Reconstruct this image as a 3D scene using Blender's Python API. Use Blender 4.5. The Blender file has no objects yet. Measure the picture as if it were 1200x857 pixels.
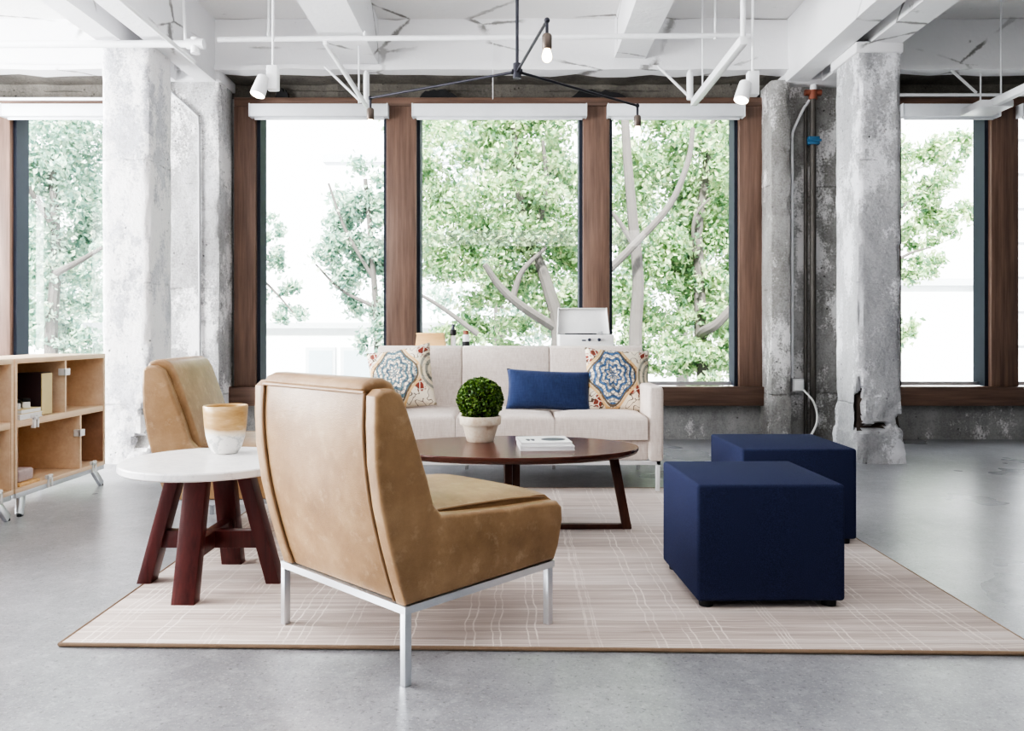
import bpy, bmesh, math, random
import numpy as np
from mathutils import Vector, Matrix, noise
random.seed(7)
PI = math.pi
SC = bpy.context.scene
COL = SC.collection

# ---------------------------------------------------------------- materials
def S(r, g, b):
    f = lambda c: (c/255/12.92) if c/255 <= .04045 else ((c/255+.055)/1.055)**2.4
    return (f(r), f(g), f(b), 1)

class G:
    def __init__(self, name):
        self.mat = bpy.data.materials.new(name); self.mat.use_nodes = True
        self.t = self.mat.node_tree; self.t.nodes.clear()
        self.out = self.t.nodes.new('ShaderNodeOutputMaterial')
        self._tc = None
    def n(self, typ, ins=None, **props):
        nd = self.t.nodes.new('ShaderNode'+typ)
        for k, v in props.items(): setattr(nd, k, v)
        for k, v in (ins or {}).items():
            s = nd.inputs[k]
            if isinstance(v, bpy.types.NodeSocket): self.t.links.new(v, s)
            else: s.default_value = v
        return nd
    def tc(self, which='Object'):
        if self._tc is None: self._tc = self.n('TexCoord')
        return self._tc.outputs[which]
    def m(self, op, a, b=0.0, clamp=False):
        nd = self.n('Math', {0: a, 1: b}, operation=op); nd.use_clamp = clamp
        return nd.outputs[0]
    def map(self, v, scale=(1, 1, 1), loc=(0, 0, 0)):
        return self.n('Mapping', {'Vector': v, 'Scale': scale, 'Location': loc}).outputs[0]
    def noise(self, v, scale, detail=3, rough=.55):
        return self.n('TexNoise', {'Vector': v, 'Scale': scale, 'Detail': detail, 'Roughness': rough}).outputs[0]
    def vor(self, v, scale, out='Distance', feature='F1'):
        return self.n('TexVoronoi', {'Vector': v, 'Scale': scale}, feature=feature).outputs[out]
    def ramp(self, f, stops):
        nd = self.n('ValToRGB', {'Fac': f}); e = nd.color_ramp.elements
        while len(e) < len(stops): e.new(.5)
        for i, (p, c) in enumerate(stops):
            e[i].position = p; e[i].color = c if isinstance(c, tuple) else (c, c, c, 1)
        return nd.outputs[0]
    def mix(self, f, a, b, blend='MIX'):
        nd = self.n('Mix', None, data_type='RGBA', blend_type=blend)
        for i, v in ((0, f), (6, a), (7, b)):
            if isinstance(v, bpy.types.NodeSocket): self.t.links.new(v, nd.inputs[i])
            else: nd.inputs[i].default_value = v
        return nd.outputs[2]
    def step(self, v, a, b):
        return self.n('MapRange', {'Value': v, 'From Min': a, 'From Max': b}).outputs[0]
    def bump(self, h, strength=.3, dist=.01):
        return self.n('Bump', {'Height': h, 'Strength': strength, 'Distance': dist}).outputs[0]
    def xyz(self, v):
        return self.n('SeparateXYZ', {0: v}).outputs
    def bsdf(self, color, rough=.5, normal=None, **kw):
        ins = {'Base Color': color, 'Roughness': rough}
        if normal is not None: ins['Normal'] = normal
        ins.update(kw)
        p = self.n('BsdfPrincipled', ins)
        self.t.links.new(p.outputs[0], self.out.inputs[0])
        return self.mat

def simple(name, col, rough=.5, metal=0.0, var=.08, scale=12, bump=.0):
    g = G(name); v = g.tc()
    f = g.noise(v, scale)
    c = g.mix(f, tuple(x*(1-var) for x in col[:3])+(1,), tuple(min(1, x*(1+var)) for x in col[:3])+(1,))
    nm = g.bump(g.noise(v, scale*12), bump, .003) if bump else None
    return g.bsdf(c, rough, nm, Metallic=metal)

def concrete(name, dark, mid, light, paint=.0, paintcol=S(238, 236, 236), bump=.6):
    g = G(name); v = g.tc()
    st = g.map(v, (1.0, 1.0, .35))
    a = g.noise(st, 2.2, 6, .65)
    c = g.ramp(a, [(.25, dark), (.5, mid), (.72, light)])
    b = g.noise(v, 14, 6, .75)
    c = g.mix(g.m('MULTIPLY', g.step(b, .52, .72), .6), c, dark)
    fs = g.noise(v, 60, 4, .75)
    c = g.mix(g.m('MULTIPLY', g.step(fs, .5, .66), .35), c, light)
    c = g.mix(g.m('MULTIPLY', g.step(fs, .46, .34), .4), c, dark)
    h = g.noise(v, 30, 6, .7)
    pits = g.step(g.vor(v, 16), .16, .06)
    pm = g.step(g.noise(v, 3.0, 2), .5, .6)
    pits = g.m('MULTIPLY', pits, pm)
    if paint > 0:
        p = g.noise(g.map(v, (1, 1, .6), (3, 5, 1)), 2.6, 8, .72)
        p = g.m('ADD', g.m('MULTIPLY', p, .8), g.m('MULTIPLY', fs, .2))
        pf = g.step(p, .60-paint*.33, .66-paint*.33)
        c = g.mix(pf, c, paintcol)
    c = g.mix(g.m('MULTIPLY', pits, .8), c, tuple(x*.35 for x in dark[:3])+(1,))
    # form-board lines
    z = g.xyz(v)[2]
    ln = g.m('ABSOLUTE', g.m('SUBTRACT', g.m('FRACT', g.m('ADD', g.m('MULTIPLY', z, 1.12), g.m('MULTIPLY', g.noise(v, 3), .05))), .5))
    lf = g.m('MULTIPLY', g.step(ln, .010, .002), g.step(g.noise(v, 4.1, 4, .7), .48, .58))
    c = g.mix(g.m('MULTIPLY', lf, .55), c, dark)
    hh = g.m('SUBTRACT', g.m('ADD', h, a), g.m('ADD', g.m('MULTIPLY', pits, 1.2), lf))
    return g.bsdf(c, .85, g.bump(hh, bump, .02))

def painted_concrete(name, base, stain, amt=.3):
    g = G(name); v = g.tc()
    c = g.mix(g.noise(v, 1.3, 4), base, tuple(x*.9 for x in base[:3])+(1,))
    cr = g.noise(v, 7, 8, .75)
    f = g.m('MULTIPLY', g.step(cr, .66-amt*.1, .8-amt*.1), g.step(g.noise(v, .9, 2), .48, .6))
    c = g.mix(f, c, stain)
    e = g.vor(g.map(v, (.55, .8, 1.4), (.3, .2, .1)), 1.0, 'Distance', 'DISTANCE_TO_EDGE')
    e = g.m('ADD', e, g.m('MULTIPLY', g.noise(v, 9, 5, .7), .05))
    ef = g.m('MULTIPLY', g.step(e, .038, .028), g.step(g.noise(v, 1.7, 2), .47, .55))
    c = g.mix(g.m('MULTIPLY', ef, .9), c, stain)
    hh = g.m('SUBTRACT', g.m('ADD', g.noise(v, 24, 6, .7), g.m('MULTIPLY', g.noise(v, 3, 3), 2.)), ef)
    return g.bsdf(c, .7, g.bump(hh, .35, .012))

def wood(name, dark, light, axis=2, scale=1., rough=.45, gloss=.0):
    g = G(name); v = g.tc()
    sc = [14*scale]*3; sc[axis] = .9*scale
    a = g.noise(g.map(v, tuple(sc)), 1.6, 5, .6)
    sc2 = [60*scale]*3; sc2[axis] = 2.*scale
    b = g.noise(g.map(v, tuple(sc2)), 1.5, 3, .6)
    f = g.m('ADD', g.m('MULTIPLY', a, .65), g.m('MULTIPLY', b, .35))
    c = g.ramp(f, [(.3, dark), (.7, light)])
    return g.bsdf(c, rough, g.bump(b, .12, .002))

MT = {}
MT['column_l'] = concrete('whitewashed concrete', S(150, 150, 154), S(198, 198, 203), S(226, 226, 230), .46)
MT['column_r'] = concrete('bare grey concrete', S(136, 136, 139), S(176, 176, 179), S(206, 206, 208), .26, S(232, 232, 236))
MT['pil_l'] = concrete('patchy concrete', S(104, 101, 98), S(168, 167, 167), S(214, 214, 216), .3)
MT['pil_r'] = concrete('rough concrete', S(98, 95, 91), S(154, 152, 149), S(200, 199, 199), .24)
MT['wall'] = concrete('raw wall concrete', S(122, 121, 120), S(164, 163, 162), S(196, 195, 194), .1)
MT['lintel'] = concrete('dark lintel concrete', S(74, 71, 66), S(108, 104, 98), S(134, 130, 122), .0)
MT['ceil'] = painted_concrete('white painted ceiling', S(236, 235, 234), S(120, 116, 110), .4)
MT['beam'] = painted_concrete('white painted beam', S(240, 240, 242), S(128, 126, 124), .35)
MT['plain'] = simple('plain white wall', S(232, 232, 230), .8)
MT['pinkish'] = simple('mottled pinkish card', S(190, 172, 172), .7, 0, .28, 45)
MT['drab'] = simple('unseen wall greyed against bounce', S(140, 139, 138), .8)  # for the walls out of view, darkened to cut bounced light
MT['hollow'] = simple('dark broken concrete', S(62, 52, 46), .9, 0, .3, 40, .5)
MT['timber'] = wood('walnut window timber', S(88, 68, 58), S(140, 112, 98), 2)
MT['timber_h'] = wood('walnut timber board', S(84, 64, 54), S(134, 106, 92), 0)
MT['steel'] = simple('blackened steel', S(40, 46, 60), .65, .0)
MT['shade'] = simple('white shade cassette', S(226, 229, 233), .5)
MT['white_metal'] = simple('white painted metal', S(236, 237, 239), .35)
MT['chrome'] = simple('satin silver metal', S(214, 217, 222), .3, .75, .03)
MT['black_metal'] = simple('charcoal lamp metal', S(52, 52, 60), .4, .6)
MT['pipe_grey'] = simple('grey conduit', S(176, 176, 178), .45)
MT['pipe_dark'] = simple('old dark pipe', S(92, 88, 84), .6, .3, .2, 30)
MT['blue'] = simple('blue valve paint', S(60, 104, 138), .5)
MT['rust'] = simple('rusty red', S(140, 84, 66), .6)
MT['mahog'] = wood('red brown stained wood', S(58, 22, 22), S(96, 42, 40), 2, 1., .35)
MT['walnut'] = wood('dark walnut', S(60, 30, 24), S(100, 56, 44), 0, 1., .22)
MT['walnut_v'] = wood('dark walnut leg', S(56, 30, 24), S(92, 54, 42), 2, 1., .35)
MT['maple'] = wood('pale maple', S(218, 186, 154), S(236, 212, 184), 1, .7, .45)
MT['maple_shaded'] = wood('maple with painted shade', S(150, 112, 90), S(172, 132, 108), 1, .7, .5)  # darker maple carrying the shade of the end cell in its colour
MT['oak_box'] = wood('honey wood', S(206, 160, 106), S(232, 192, 138), 0, 1.5, .5)
MT['black'] = simple('matte black', S(30, 30, 33), .6)
MT['white'] = simple('matte white', S(240, 240, 240), .5)
MT['paper'] = simple('page edges', S(236, 236, 238), .8)
MT['bone'] = simple('cream page edges', S(222, 206, 160), .8)
MT['cover_dark'] = simple('dark plum cover', S(62, 44, 52), .5)
MT['grey_print'] = simple('grey print', S(62, 66, 80), .5)
MT['cord'] = simple('white cord', S(232, 232, 230), .5)
MT['outlet'] = simple('pale outlet box', S(205, 205, 206), .5)
MT['soil'] = simple('dark soil', S(48, 38, 30), .9)

def leather():
    g = G('tan leather'); v = g.tc()
    a = g.noise(v, 5, 6, .68); b = g.noise(v, 22, 6, .72)
    c = g.ramp(a, [(.25, S(130, 100, 70)), (.5, S(157, 125, 91)), (.75, S(182, 151, 115))])
    c = g.mix(g.m('MULTIPLY', g.step(b, .55, .72), .4), c, S(206, 180, 148))
    h = g.m('ADD', g.vor(v, 260), g.m('MULTIPLY', a, 3))
    r = g.m('ADD', .30, g.m('MULTIPLY', b, .18))
    return g.bsdf(c, r, g.bump(h, .12, .004))
MT['leather'] = leather()
MT['piping'] = simple('leather welt', S(150, 120, 90), .45)

def fabric(name, c1, c2, freq=300, streak=True, sheen=.2):
    g = G(name); v = g.tc()
    a = g.noise(g.map(v, (freq*.35, freq*.35, 16)), 1., 3, .7)
    b = g.noise(g.map(v, (14, 14, freq)), 1., 2, .7)
    f = g.m('ADD', g.m('MULTIPLY', a, .6), g.m('MULTIPLY', b, .4)) if streak else g.noise(v, freq, 3)
    c = g.ramp(f, [(.3, c1), (.7, c2)])
    return g.bsdf(c, .9, g.bump(f, .25, .004), **{'Sheen Weight': sheen, 'Specular IOR Level': .15})
MT['sofa'] = fabric('oatmeal woven fabric', S(204, 189, 180), S(236, 226, 219))
MT['navy'] = fabric('navy woven fabric', S(39, 43, 66), S(57, 63, 95), 420, False, .0)
MT['navy_p'] = fabric('navy pillow linen', S(42, 53, 86), S(60, 74, 113), 320, True)

def floor_mat():
    g = G('polished concrete floor'); v = g.tc()
    a = g.noise(v, .7, 6, .6); b = g.noise(v, 4, 5, .65)
    c = g.ramp(g.m('ADD', g.m('MULTIPLY', a, .6), g.m('MULTIPLY', b, .4)), [(.3, S(116, 116, 120)), (.5, S(141, 142, 146)), (.7, S(164, 165, 169))])
    s0 = g.noise(v, 17, 5, .7)
    c = g.mix(g.m('MULTIPLY', g.step(s0, .52, .68), .35), c, S(190, 191, 195))
    c = g.mix(g.m('MULTIPLY', g.step(s0, .46, .32), .4), c, S(116, 116, 119))
    s1 = g.noise(v, 105, 4, .8)
    c = g.mix(g.m('MULTIPLY', g.step(s1, .54, .66), .45), c, S(208, 209, 212))
    s2 = g.noise(g.map(v, (1, 1, 1), (7, 3, 0)), 70, 3, .7)
    c = g.mix(g.m('MULTIPLY', g.step(s2, .57, .68), .75), c, S(88, 87, 87))
    r = g.m('ADD', .2, g.m('MULTIPLY', g.noise(v, 1.2, 3, .5), .2))
    return g.bsdf(c, r, g.bump(s1, .05, .004), **{'Specular IOR Level': .62})
MT['floor'] = floor_mat()

def rug_mat():
    g = G('plaid woven rug'); v = g.tc()
    x, y, z = g.xyz(v)
    wob = g.m('MULTIPLY', g.m('SUBTRACT', g.noise(g.map(v, (2, 5, 1)), 1.2, 2), .5), .035)
    wob2 = g.m('MULTIPLY', g.m('SUBTRACT', g.noise(g.map(v, (5, 2, 1), (4, 4, 0)), 1.2, 2), .5), .03)
    def lines(t, freq, off, w):
        fr = g.m('FRACT', g.m('ADD', g.m('MULTIPLY', t, freq), off))
        return g.step(g.m('ABSOLUTE', g.m('SUBTRACT', fr, .5)), w*freq, w*freq*.35)
    xx = g.m('ADD', x, wob); yy = g.m('ADD', y, wob2)
    L = None
    for t, fr, off, w in ((xx, 5.1, .1, .0036), (xx, 5.1, .24, .003), (xx, 3.3, .62, .0032), (xx, 3.3, .70, .0026), (yy, 6.3, .2, .0036), (yy, 4.1, .33, .0034), (yy, 9.7, .8, .0026)):
        l = lines(t, fr, off, w)
        L = l if L is None else g.m('MAXIMUM', L, l)
    L = g.m('MULTIPLY', L, g.step(g.noise(v, 5, 3), .3, .6))
    st = g.noise(g.map(v, (1.6, 46, 1)), 1., 3, .6)
    bd = g.noise(g.map(v, (.5, 3.2, 1), (2, 1.3, 0)), 1., 2)
    f = g.m('ADD', g.m('MULTIPLY', st, .5), g.m('MULTIPLY', bd, .5))
    c = g.ramp(f, [(.36, S(164, 148, 140)), (.5, S(194, 179, 171)), (.62, S(214, 203, 197))])
    c = g.mix(g.m('MULTIPLY', L, .8), c, S(238, 228, 220))
    h = g.m('ADD', g.noise(v, 240, 2), g.m('MULTIPLY', st, .8))
    return g.bsdf(c, .95, g.bump(h, .3, .004), **{'Sheen Weight': .15})
MT['rug'] = rug_mat()
MT['rug_edge'] = simple('rug binding', S(138, 116, 96), .9, 0, .15, 60)

def pillow_mat(name, tint, cx):
    # ivory cloth with an ogee medallion, rust blossoms and brown scrollwork (pillow lies in local x/z)
    g = G(name); v = g.tc()
    x, y, z = g.xyz(v)
    u = g.m('DIVIDE', g.m('SUBTRACT', x, cx), .125); w = g.m('DIVIDE', g.m('SUBTRACT', z, .02), .16)
    ang = g.m('ARCTAN2', w, u)
    r = g.m('SQRT', g.m('ADD', g.m('MULTIPLY', u, u), g.m('MULTIPLY', w, w)))
    ogee = g.m('MULTIPLY', r, g.m('ADD', .96, g.m('MULTIPLY', g.m('COSINE', g.m('MULTIPLY', ang, 4)), -.12)))
    ivory = S(240, 230, 212)
    vv = g.map(v, (1, .05, 1))
    e = g.vor(vv, 44, 'Distance', 'DISTANCE_TO_EDGE')
    pet = g.step(g.m('SINE', g.m('ADD', g.m('MULTIPLY', r, 22), g.m('MULTIPLY', g.m('COSINE', g.m('MULTIPLY', ang, 8)), 1.5))), -.1, .35)
    med = g.mix(pet, ivory, tint)
    med = g.mix(g.m('MULTIPLY', g.step(e, .13, .05), .8), med, S(58, 72, 92))
    # flowers outside
    d = g.vor(vv, 11, 'Distance'); e2 = g.vor(vv, 30, 'Distance', 'DISTANCE_TO_EDGE')
    fl = g.m('MULTIPLY', g.step(d, .5, .38), g.step(e2, .03, .1))
    base = g.mix(fl, ivory, S(140, 66, 54))
    sc = g.m('ABSOLUTE', g.m('SUBTRACT', g.noise(vv, 17, 1), .5))
    base = g.mix(g.step(sc, .022, .010), base, S(92, 74, 62))
    ring2 = g.m('ABSOLUTE', g.m('SUBTRACT', ogee, 1.14))
    base = g.mix(g.step(ring2, .07, .05), base, S(222, 186, 132))
    c = g.mix(g.step(ogee, 1.02, .98), base, med)
    c = g.mix(g.step(g.m('ABSOLUTE', g.m('SUBTRACT', ogee, 1.02)), .05, .03), c, S(110, 96, 78))
    # neighbouring medallion past the edge
    u2 = g.m('DIVIDE', g.m('SUBTRACT', x, cx+.27), .125)
    r2 = g.m('SQRT', g.m('ADD', g.m('MULTIPLY', u2, u2), g.m('MULTIPLY', w, w)))
    c = g.mix(g.m('MULTIPLY', g.step(r2, .95, .9), .75), c, g.mix(g.step(g.m('SINE', g.m('MULTIPLY', r2, 26)), -.1, .3), S(226, 214, 186), S(120, 126, 118)))
    return g.bsdf(c, .9, g.bump(g.noise(v, 400, 2), .2, .002))
MT['pil_pat_l'] = pillow_mat('medallion print sage', S(112, 138, 146), -.02)
MT['pil_pat_r'] = pillow_mat('medallion print blue', S(84, 118, 160), -.05)

def marble():
    g = G('white stone'); v = g.tc()
    n = g.noise(v, 5, 6, .7)
    c = g.mix(g.step(g.m('ABSOLUTE', g.m('SUBTRACT', n, .5)), .03, .0), S(242, 240, 240), S(226, 224, 226))
    return g.bsdf(c, .3)
MT['marble'] = marble()

def vessel_mat():
    g = G('gold and white stone vessel'); v = g.tc()
    x, y, z = g.xyz(v)
    t = g.m('ADD', z, g.m('ADD', g.m('MULTIPLY', x, .08), g.m('MULTIPLY', g.noise(v, 14, 3), .02)))
    n = g.noise(g.map(v, (6, 6, 22)), 1.2, 4, .6)
    gold = g.ramp(n, [(.3, S(176, 136, 84)), (.55, S(206, 172, 122)), (.75, S(232, 212, 176))])
    n2 = g.noise(v, 9, 5, .7)
    wh = g.mix(g.step(g.m('ABSOLUTE', g.m('SUBTRACT', n2, .5)), .05, .0), S(244, 242, 238), S(196, 198, 196))
    mid = g.mix(g.step(t, .082, .098), wh, S(236, 222, 200))
    c = g.mix(g.step(t, .098, .112), mid, gold)
    return g.bsdf(c, .3)
MT['vessel'] = vessel_mat()

def pot_mat():
    g = G('whitewashed terracotta'); v = g.tc()
    n = g.noise(v, 22, 6, .7)
    c = g.ramp(n, [(.3, S(196, 170, 142)), (.48, S(222, 208, 188)), (.7, S(238, 230, 216))])
    return g.bsdf(c, .85, g.bump(n, .3, .004))
MT['pot'] = pot_mat()

def leaf_mat(name, stops, transl=.35, rough=.5):
    g = G(name)
    rnd = g.n('NewGeometry').outputs['Random Per Island']
    c = g.ramp(rnd, stops)
    p = g.n('BsdfPrincipled', {'Base Color': c, 'Roughness': rough})
    if transl:
        tr = g.n('BsdfTranslucent', {'Color': c})
        mx = g.n('MixShader', {0: transl, 1: p.outputs[0], 2: tr.outputs[0]})
        g.t.links.new(mx.outputs[0], g.out.inputs[0])
    else: g.t.links.new(p.outputs[0], g.out.inputs[0])
    return g.mat
MT['leaf_a'] = leaf_mat('tree leaves', [(0, S(104, 142, 116)), (.3, S(152, 188, 142)), (.7, S(194, 218, 170)), (1, S(232, 240, 200))], .4)
MT['leaf_b'] = leaf_mat('cool tree leaves', [(0, S(114, 150, 142)), (.35, S(160, 194, 176)), (.75, S(198, 220, 204)), (1, S(230, 238, 218))], .4)
MT['boxwood'] = leaf_mat('boxwood leaves', [(0, S(40, 70, 24)), (.5, S(76, 114, 38)), (.85, S(116, 150, 62)), (1, S(176, 200, 124))], .12, .45)
MT['bark'] = simple('pale bark', S(98, 94, 92), .9, 0, .2, 8, .4)
MT['render'] = simple('white building render', S(236, 238, 240), .8)
MT['render_g'] = simple('pale grey building', S(214, 218, 224), .8)
MT['render_w'] = simple('building parapet', S(196, 200, 206), .8)
MT['bwin'] = simple('pale window glass', S(176, 188, 198), .15)
MT['street'] = simple('pale pavement', S(190, 190, 190), .9)
MT['car'] = simple('white car paint', S(226, 230, 232), .25)
MT['car_glass'] = simple('green tinted car glass', S(120, 142, 138), .1)
MT['tyre'] = simple('tyre rubber', S(36, 36, 38), .8)

def glass_mat():
    g = G('window glass')
    a = g.n('BsdfTransparent', {'Color': (.97, .985, .98, 1)}); b = g.n('BsdfGlossy', {'Roughness': .0})
    f = g.n('Fresnel', {'IOR': 1.45})
    fm = g.m('MULTIPLY', f.outputs[0], .8)
    mx = g.n('MixShader', {0: fm, 1: a.outputs[0], 2: b.outputs[0]})
    g.t.links.new(mx.outputs[0], g.out.inputs[0]); return g.mat
MT['glass'] = glass_mat()
def glow(name, col, st):
    g = G(name); e = g.n('Emission', {'Color': col, 'Strength': st})
    g.t.links.new(e.outputs[0], g.out.inputs[0]); return g.mat
MT['bulb'] = glow('warm lit bulb', (1, .78, .5, 1), 9)
MT['spot_face'] = glow('lit spot lens', (1, .9, .72, 1), 8)
MT['socket'] = simple('bronze socket', S(96, 86, 80), .45, .5)

# ---------------------------------------------------------------- geometry helpers
def BM(): return bmesh.new()
def box(bm, x0, x1, y0, y1, z0, z1, bev=0, seg=2):
    r = bmesh.ops.create_cube(bm, size=1)
    vs = r['verts']
    for v in vs:
        v.co = Vector(((x0+x1)/2+v.co.x*(x1-x0), (y0+y1)/2+v.co.y*(y1-y0), (z0+z1)/2+v.co.z*(z1-z0)))
    if bev:
        es = list({e for v in vs for e in v.link_edges})
        r = bmesh.ops.bevel(bm, geom=es, offset=bev, segments=seg, profile=.5, affect='EDGES')
    return vs
def tube(bm, pts, r, n=10, cap=True):
    """a round tube along pts; r a number or one per point"""
    pts = [Vector(p) for p in pts]
    rs = r if isinstance(r, (list, tuple)) else [r]*len(pts)
    rings = []; up = None
    for i, p in enumerate(pts):
        if i == 0: d = pts[1]-p
        elif i == len(pts)-1: d = p-pts[i-1]
        else: d = (pts[i+1]-p).normalized()+(p-pts[i-1]).normalized()
        d.normalize()
        if up is None:
            up = Vector((0, 0, 1)) if abs(d.z) < .9 else Vector((1, 0, 0))
        s = d.cross(up).normalized(); up = s.cross(d).normalized()
        rings.append([bm.verts.new(p+(s*math.cos(a)+up*math.sin(a))*rs[i]) for a in [2*PI*k/n for k in range(n)]])
    for a, b in zip(rings, rings[1:]):
        for k in range(n): bm.faces.new((a[k], a[(k+1) % n], b[(k+1) % n], b[k]))
    if cap:
        bm.faces.new(list(reversed(rings[0]))); bm.faces.new(rings[-1])
def bar(bm, p, q, w, d=None, side=(1, 0, 0), bev=0.0):
    """rectangular bar from p to q, width w along side, depth d"""
    p, q = Vector(p), Vector(q); d = d or w
    ax = (q-p).normalized(); s = Vector(side); s = (s-ax*s.dot(ax)).normalized(); t = ax.cross(s)
    vs = [[bm.verts.new(c+s*w/2*a+t*d/2*b) for a, b in ((-1, -1), (1, -1), (1, 1), (-1, 1))] for c in (p, q)]
    fs = [bm.faces.new(list(reversed(vs[0]))), bm.faces.new(vs[1])]
    for k in range(4): fs.append(bm.faces.new((vs[0][k], vs[0][(k+1) % 4], vs[1][(k+1) % 4], vs[1][k])))
    if bev:
        bmesh.ops.bevel(bm, geom=list({e for f in fs for e in f.edges}), offset=bev, segments=2, profile=.5, affect='EDGES')
def lathe(bm, prof, c=(0, 0, 0), n=40, closed=True):
    rings = []
    for r, z in prof:
        rings.append([bm.verts.new((c[0]+max(r, .0004)*math.cos(2*PI*k/n), c[1]+max(r, .0004)*math.sin(2*PI*k/n), c[2]+z)) for k in range(n)])
    for a, b in zip(rings, rings[1:]):
        for k in range(n): bm.faces.new((a[k], a[(k+1) % n], b[(k+1) % n], b[k]))
    if closed:
        bm.faces.new(list(reversed(rings[0]))); bm.faces.new(rings[-1])
def prism(bm, poly, a0, a1, axis='y', bev=0, seg=3):
    """closed polygon (u,w) extruded; axis y: (u,.,w)=(x,z); axis x: (y,z); axis z: (x,y)"""
    f = {'y': lambda u, w, a: (u, a, w), 'x': lambda u, w, a: (a, u, w), 'z': lambda u, w, a: (u, w, a)}[axis]
    A = [bm.verts.new(f(u, w, a0)) for u, w in poly]; B = [bm.verts.new(f(u, w, a1)) for u, w in poly]
    n = len(poly)
    fs = [bm.faces.new(A), bm.faces.new(list(reversed(B)))]
    for k in range(n): fs.append(bm.faces.new((A[(k+1) % n], A[k], B[k], B[(k+1) % n])))
    bmesh.ops.recalc_face_normals(bm, faces=fs)
    if bev:
        cap = {e for f_ in fs[:2] for e in f_.edges}
        bmesh.ops.bevel(bm, geom=list(cap), offset=bev, segments=seg, profile=.5, affect='EDGES')
def smooth_poly(p, n=6):
    """closed Catmull-Rom through points"""
    out = []; m = len(p)
    for i in range(m):
        a, b, c, d = (Vector(p[(i+k-1) % m]) for k in range(4))
        for t in [j/n for j in range(n)]:
            out.append(tuple(.5*((2*b)+(c-a)*t+(2*a-5*b+4*c-d)*t*t+(3*b-a-3*c+d)*t**3)))
    return out
def smooth_line(p, n=6):
    p = [Vector(q) for q in p]; q = [p[0]*2-p[1]]+p+[p[-1]*2-p[-2]]; out = []
    for i in range(1, len(q)-2):
        a, b, c, d = q[i-1:i+3]
        for t in [j/n for j in range(n)]:
            out.append(.5*((2*b)+(c-a)*t+(2*a-5*b+4*c-d)*t*t+(3*b-a-3*c+d)*t**3))
    return out+[p[-1]]

def obj(name, bm, mat, parent=None, smooth=True, angle=38):
    bmesh.ops.recalc_face_normals(bm, faces=bm.faces)
    me = bpy.data.meshes.new(name); bm.to_mesh(me); bm.free()
    if smooth:
        me.polygons.foreach_set('use_smooth', [True]*len(me.polygons))
        me.set_sharp_from_angle(angle=math.radians(angle))
    for m_ in (mat if isinstance(mat, (list, tuple)) else [mat]): me.materials.append(MT[m_])
    o = bpy.data.objects.new(name, me); COL.objects.link(o)
    if parent is not None: o.parent = parent
    return o
def tag(o, label, cat, group=None, kind=None):
    o['label'] = label; o['category'] = cat
    if group: o['group'] = group
    if kind: o['kind'] = kind
    return o
def thing(name, label, cat, loc=(0, 0, 0), rotz=0, group=None, kind=None):
    o = bpy.data.objects.new(name, None); COL.objects.link(o); o.empty_display_size = .1
    o.location = loc; o.rotation_euler = (0, 0, rotz)
    return tag(o, label, cat, group, kind)
def copy_tree(o, parent=None):
    c = o.copy(); COL.objects.link(c); c.parent = parent
    for ch in list(o.children): copy_tree(ch, c)
    return c
def struct(name, bm, mat, label, cat, parent=None, **kw):
    o = obj(name, bm, mat, parent, **kw)
    if parent is None: tag(o, label, cat, None, 'structure')
    return o

# ---------------------------------------------------------------- room shell
CAMZ, F = .97, 940.
WL, WR, WF, WB = -6.6, 6.6, -4.2, 7.12      # left, right, front (behind the camera), back
CZ = 3.58
bm = BM(); box(bm, WL-.3, WR+.3, WF-.3, WB+.3, -.2, 0)
struct('floor', bm, 'floor', 'grey polished concrete floor reflecting the window light', 'floor', smooth=False)
bm = BM(); box(bm, WL-.3, WR+.3, WF-.3, WB+.3, CZ, CZ+.25)
struct('ceiling', bm, 'ceil', 'white painted concrete ceiling slab between the beams', 'ceiling', smooth=False)

def rough_strip(bm, x0, x1, y0, y1, z0, z1, amp=.012, st=.08):
    """box with its long faces finely divided and knocked about"""
    old = set(bm.verts)
    vs = box(bm, x0, x1, y0, y1, z0, z1)
    es = list({e for v in vs for e in v.link_edges})
    cuts = min(60, max(1, int(max(x1-x0, y1-y0, z1-z0)/st)))
    long_ = [e for e in es if e.calc_length() > .6*max(x1-x0, y1-y0, z1-z0)]
    bmesh.ops.subdivide_edges(bm, edges=long_, cuts=cuts, use_grid_fill=True)
    for v in [v for v in bm.verts if v not in old]:
        n = noise.noise_vector(v.co*4.0)
        v.co += Vector((n.x*amp*.3, n.y*amp, n.z*amp))

# back wall: low wall under the windows, lintel, piers at the ends
bm = BM()
box(bm, WL, WR, WB, WB+.3, 0, .31)
box(bm, WL, -6.02, WB, WB+.3, .31, 3.02); box(bm, 5.75, WR, WB, WB+.3, .31, 3.02)
box(bm, -3.4, -2.44, WB, WB+.3, .31, 3.02); box(bm, 2.2, 3.4, WB, WB+.3, .31, 3.02)
wb = struct('wall_back', bm, 'wall', 'raw grey concrete wall below and between the windows', 'wall', smooth=False)
bm = BM()
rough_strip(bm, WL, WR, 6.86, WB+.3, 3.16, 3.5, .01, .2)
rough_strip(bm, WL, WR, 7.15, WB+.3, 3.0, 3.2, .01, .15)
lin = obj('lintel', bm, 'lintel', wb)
random.seed(11)
for x0, w in ((-.82, .34), (.52, .5), (1.98, .22), (-2.1, .12)):
    b = BM(); pts = []
    for k in range(14):
        t = k/13; pts.append((x0+w*t, 3.03+.085*math.sin(PI*t)**.5*(.6+.5*random.random())))
    prism(b, [(x0+w, 3.0), (x0, 3.0)]+pts, 7.105, 7.16, 'y'); obj('broken_gap', b, 'black', wb, smooth=False)

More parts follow.
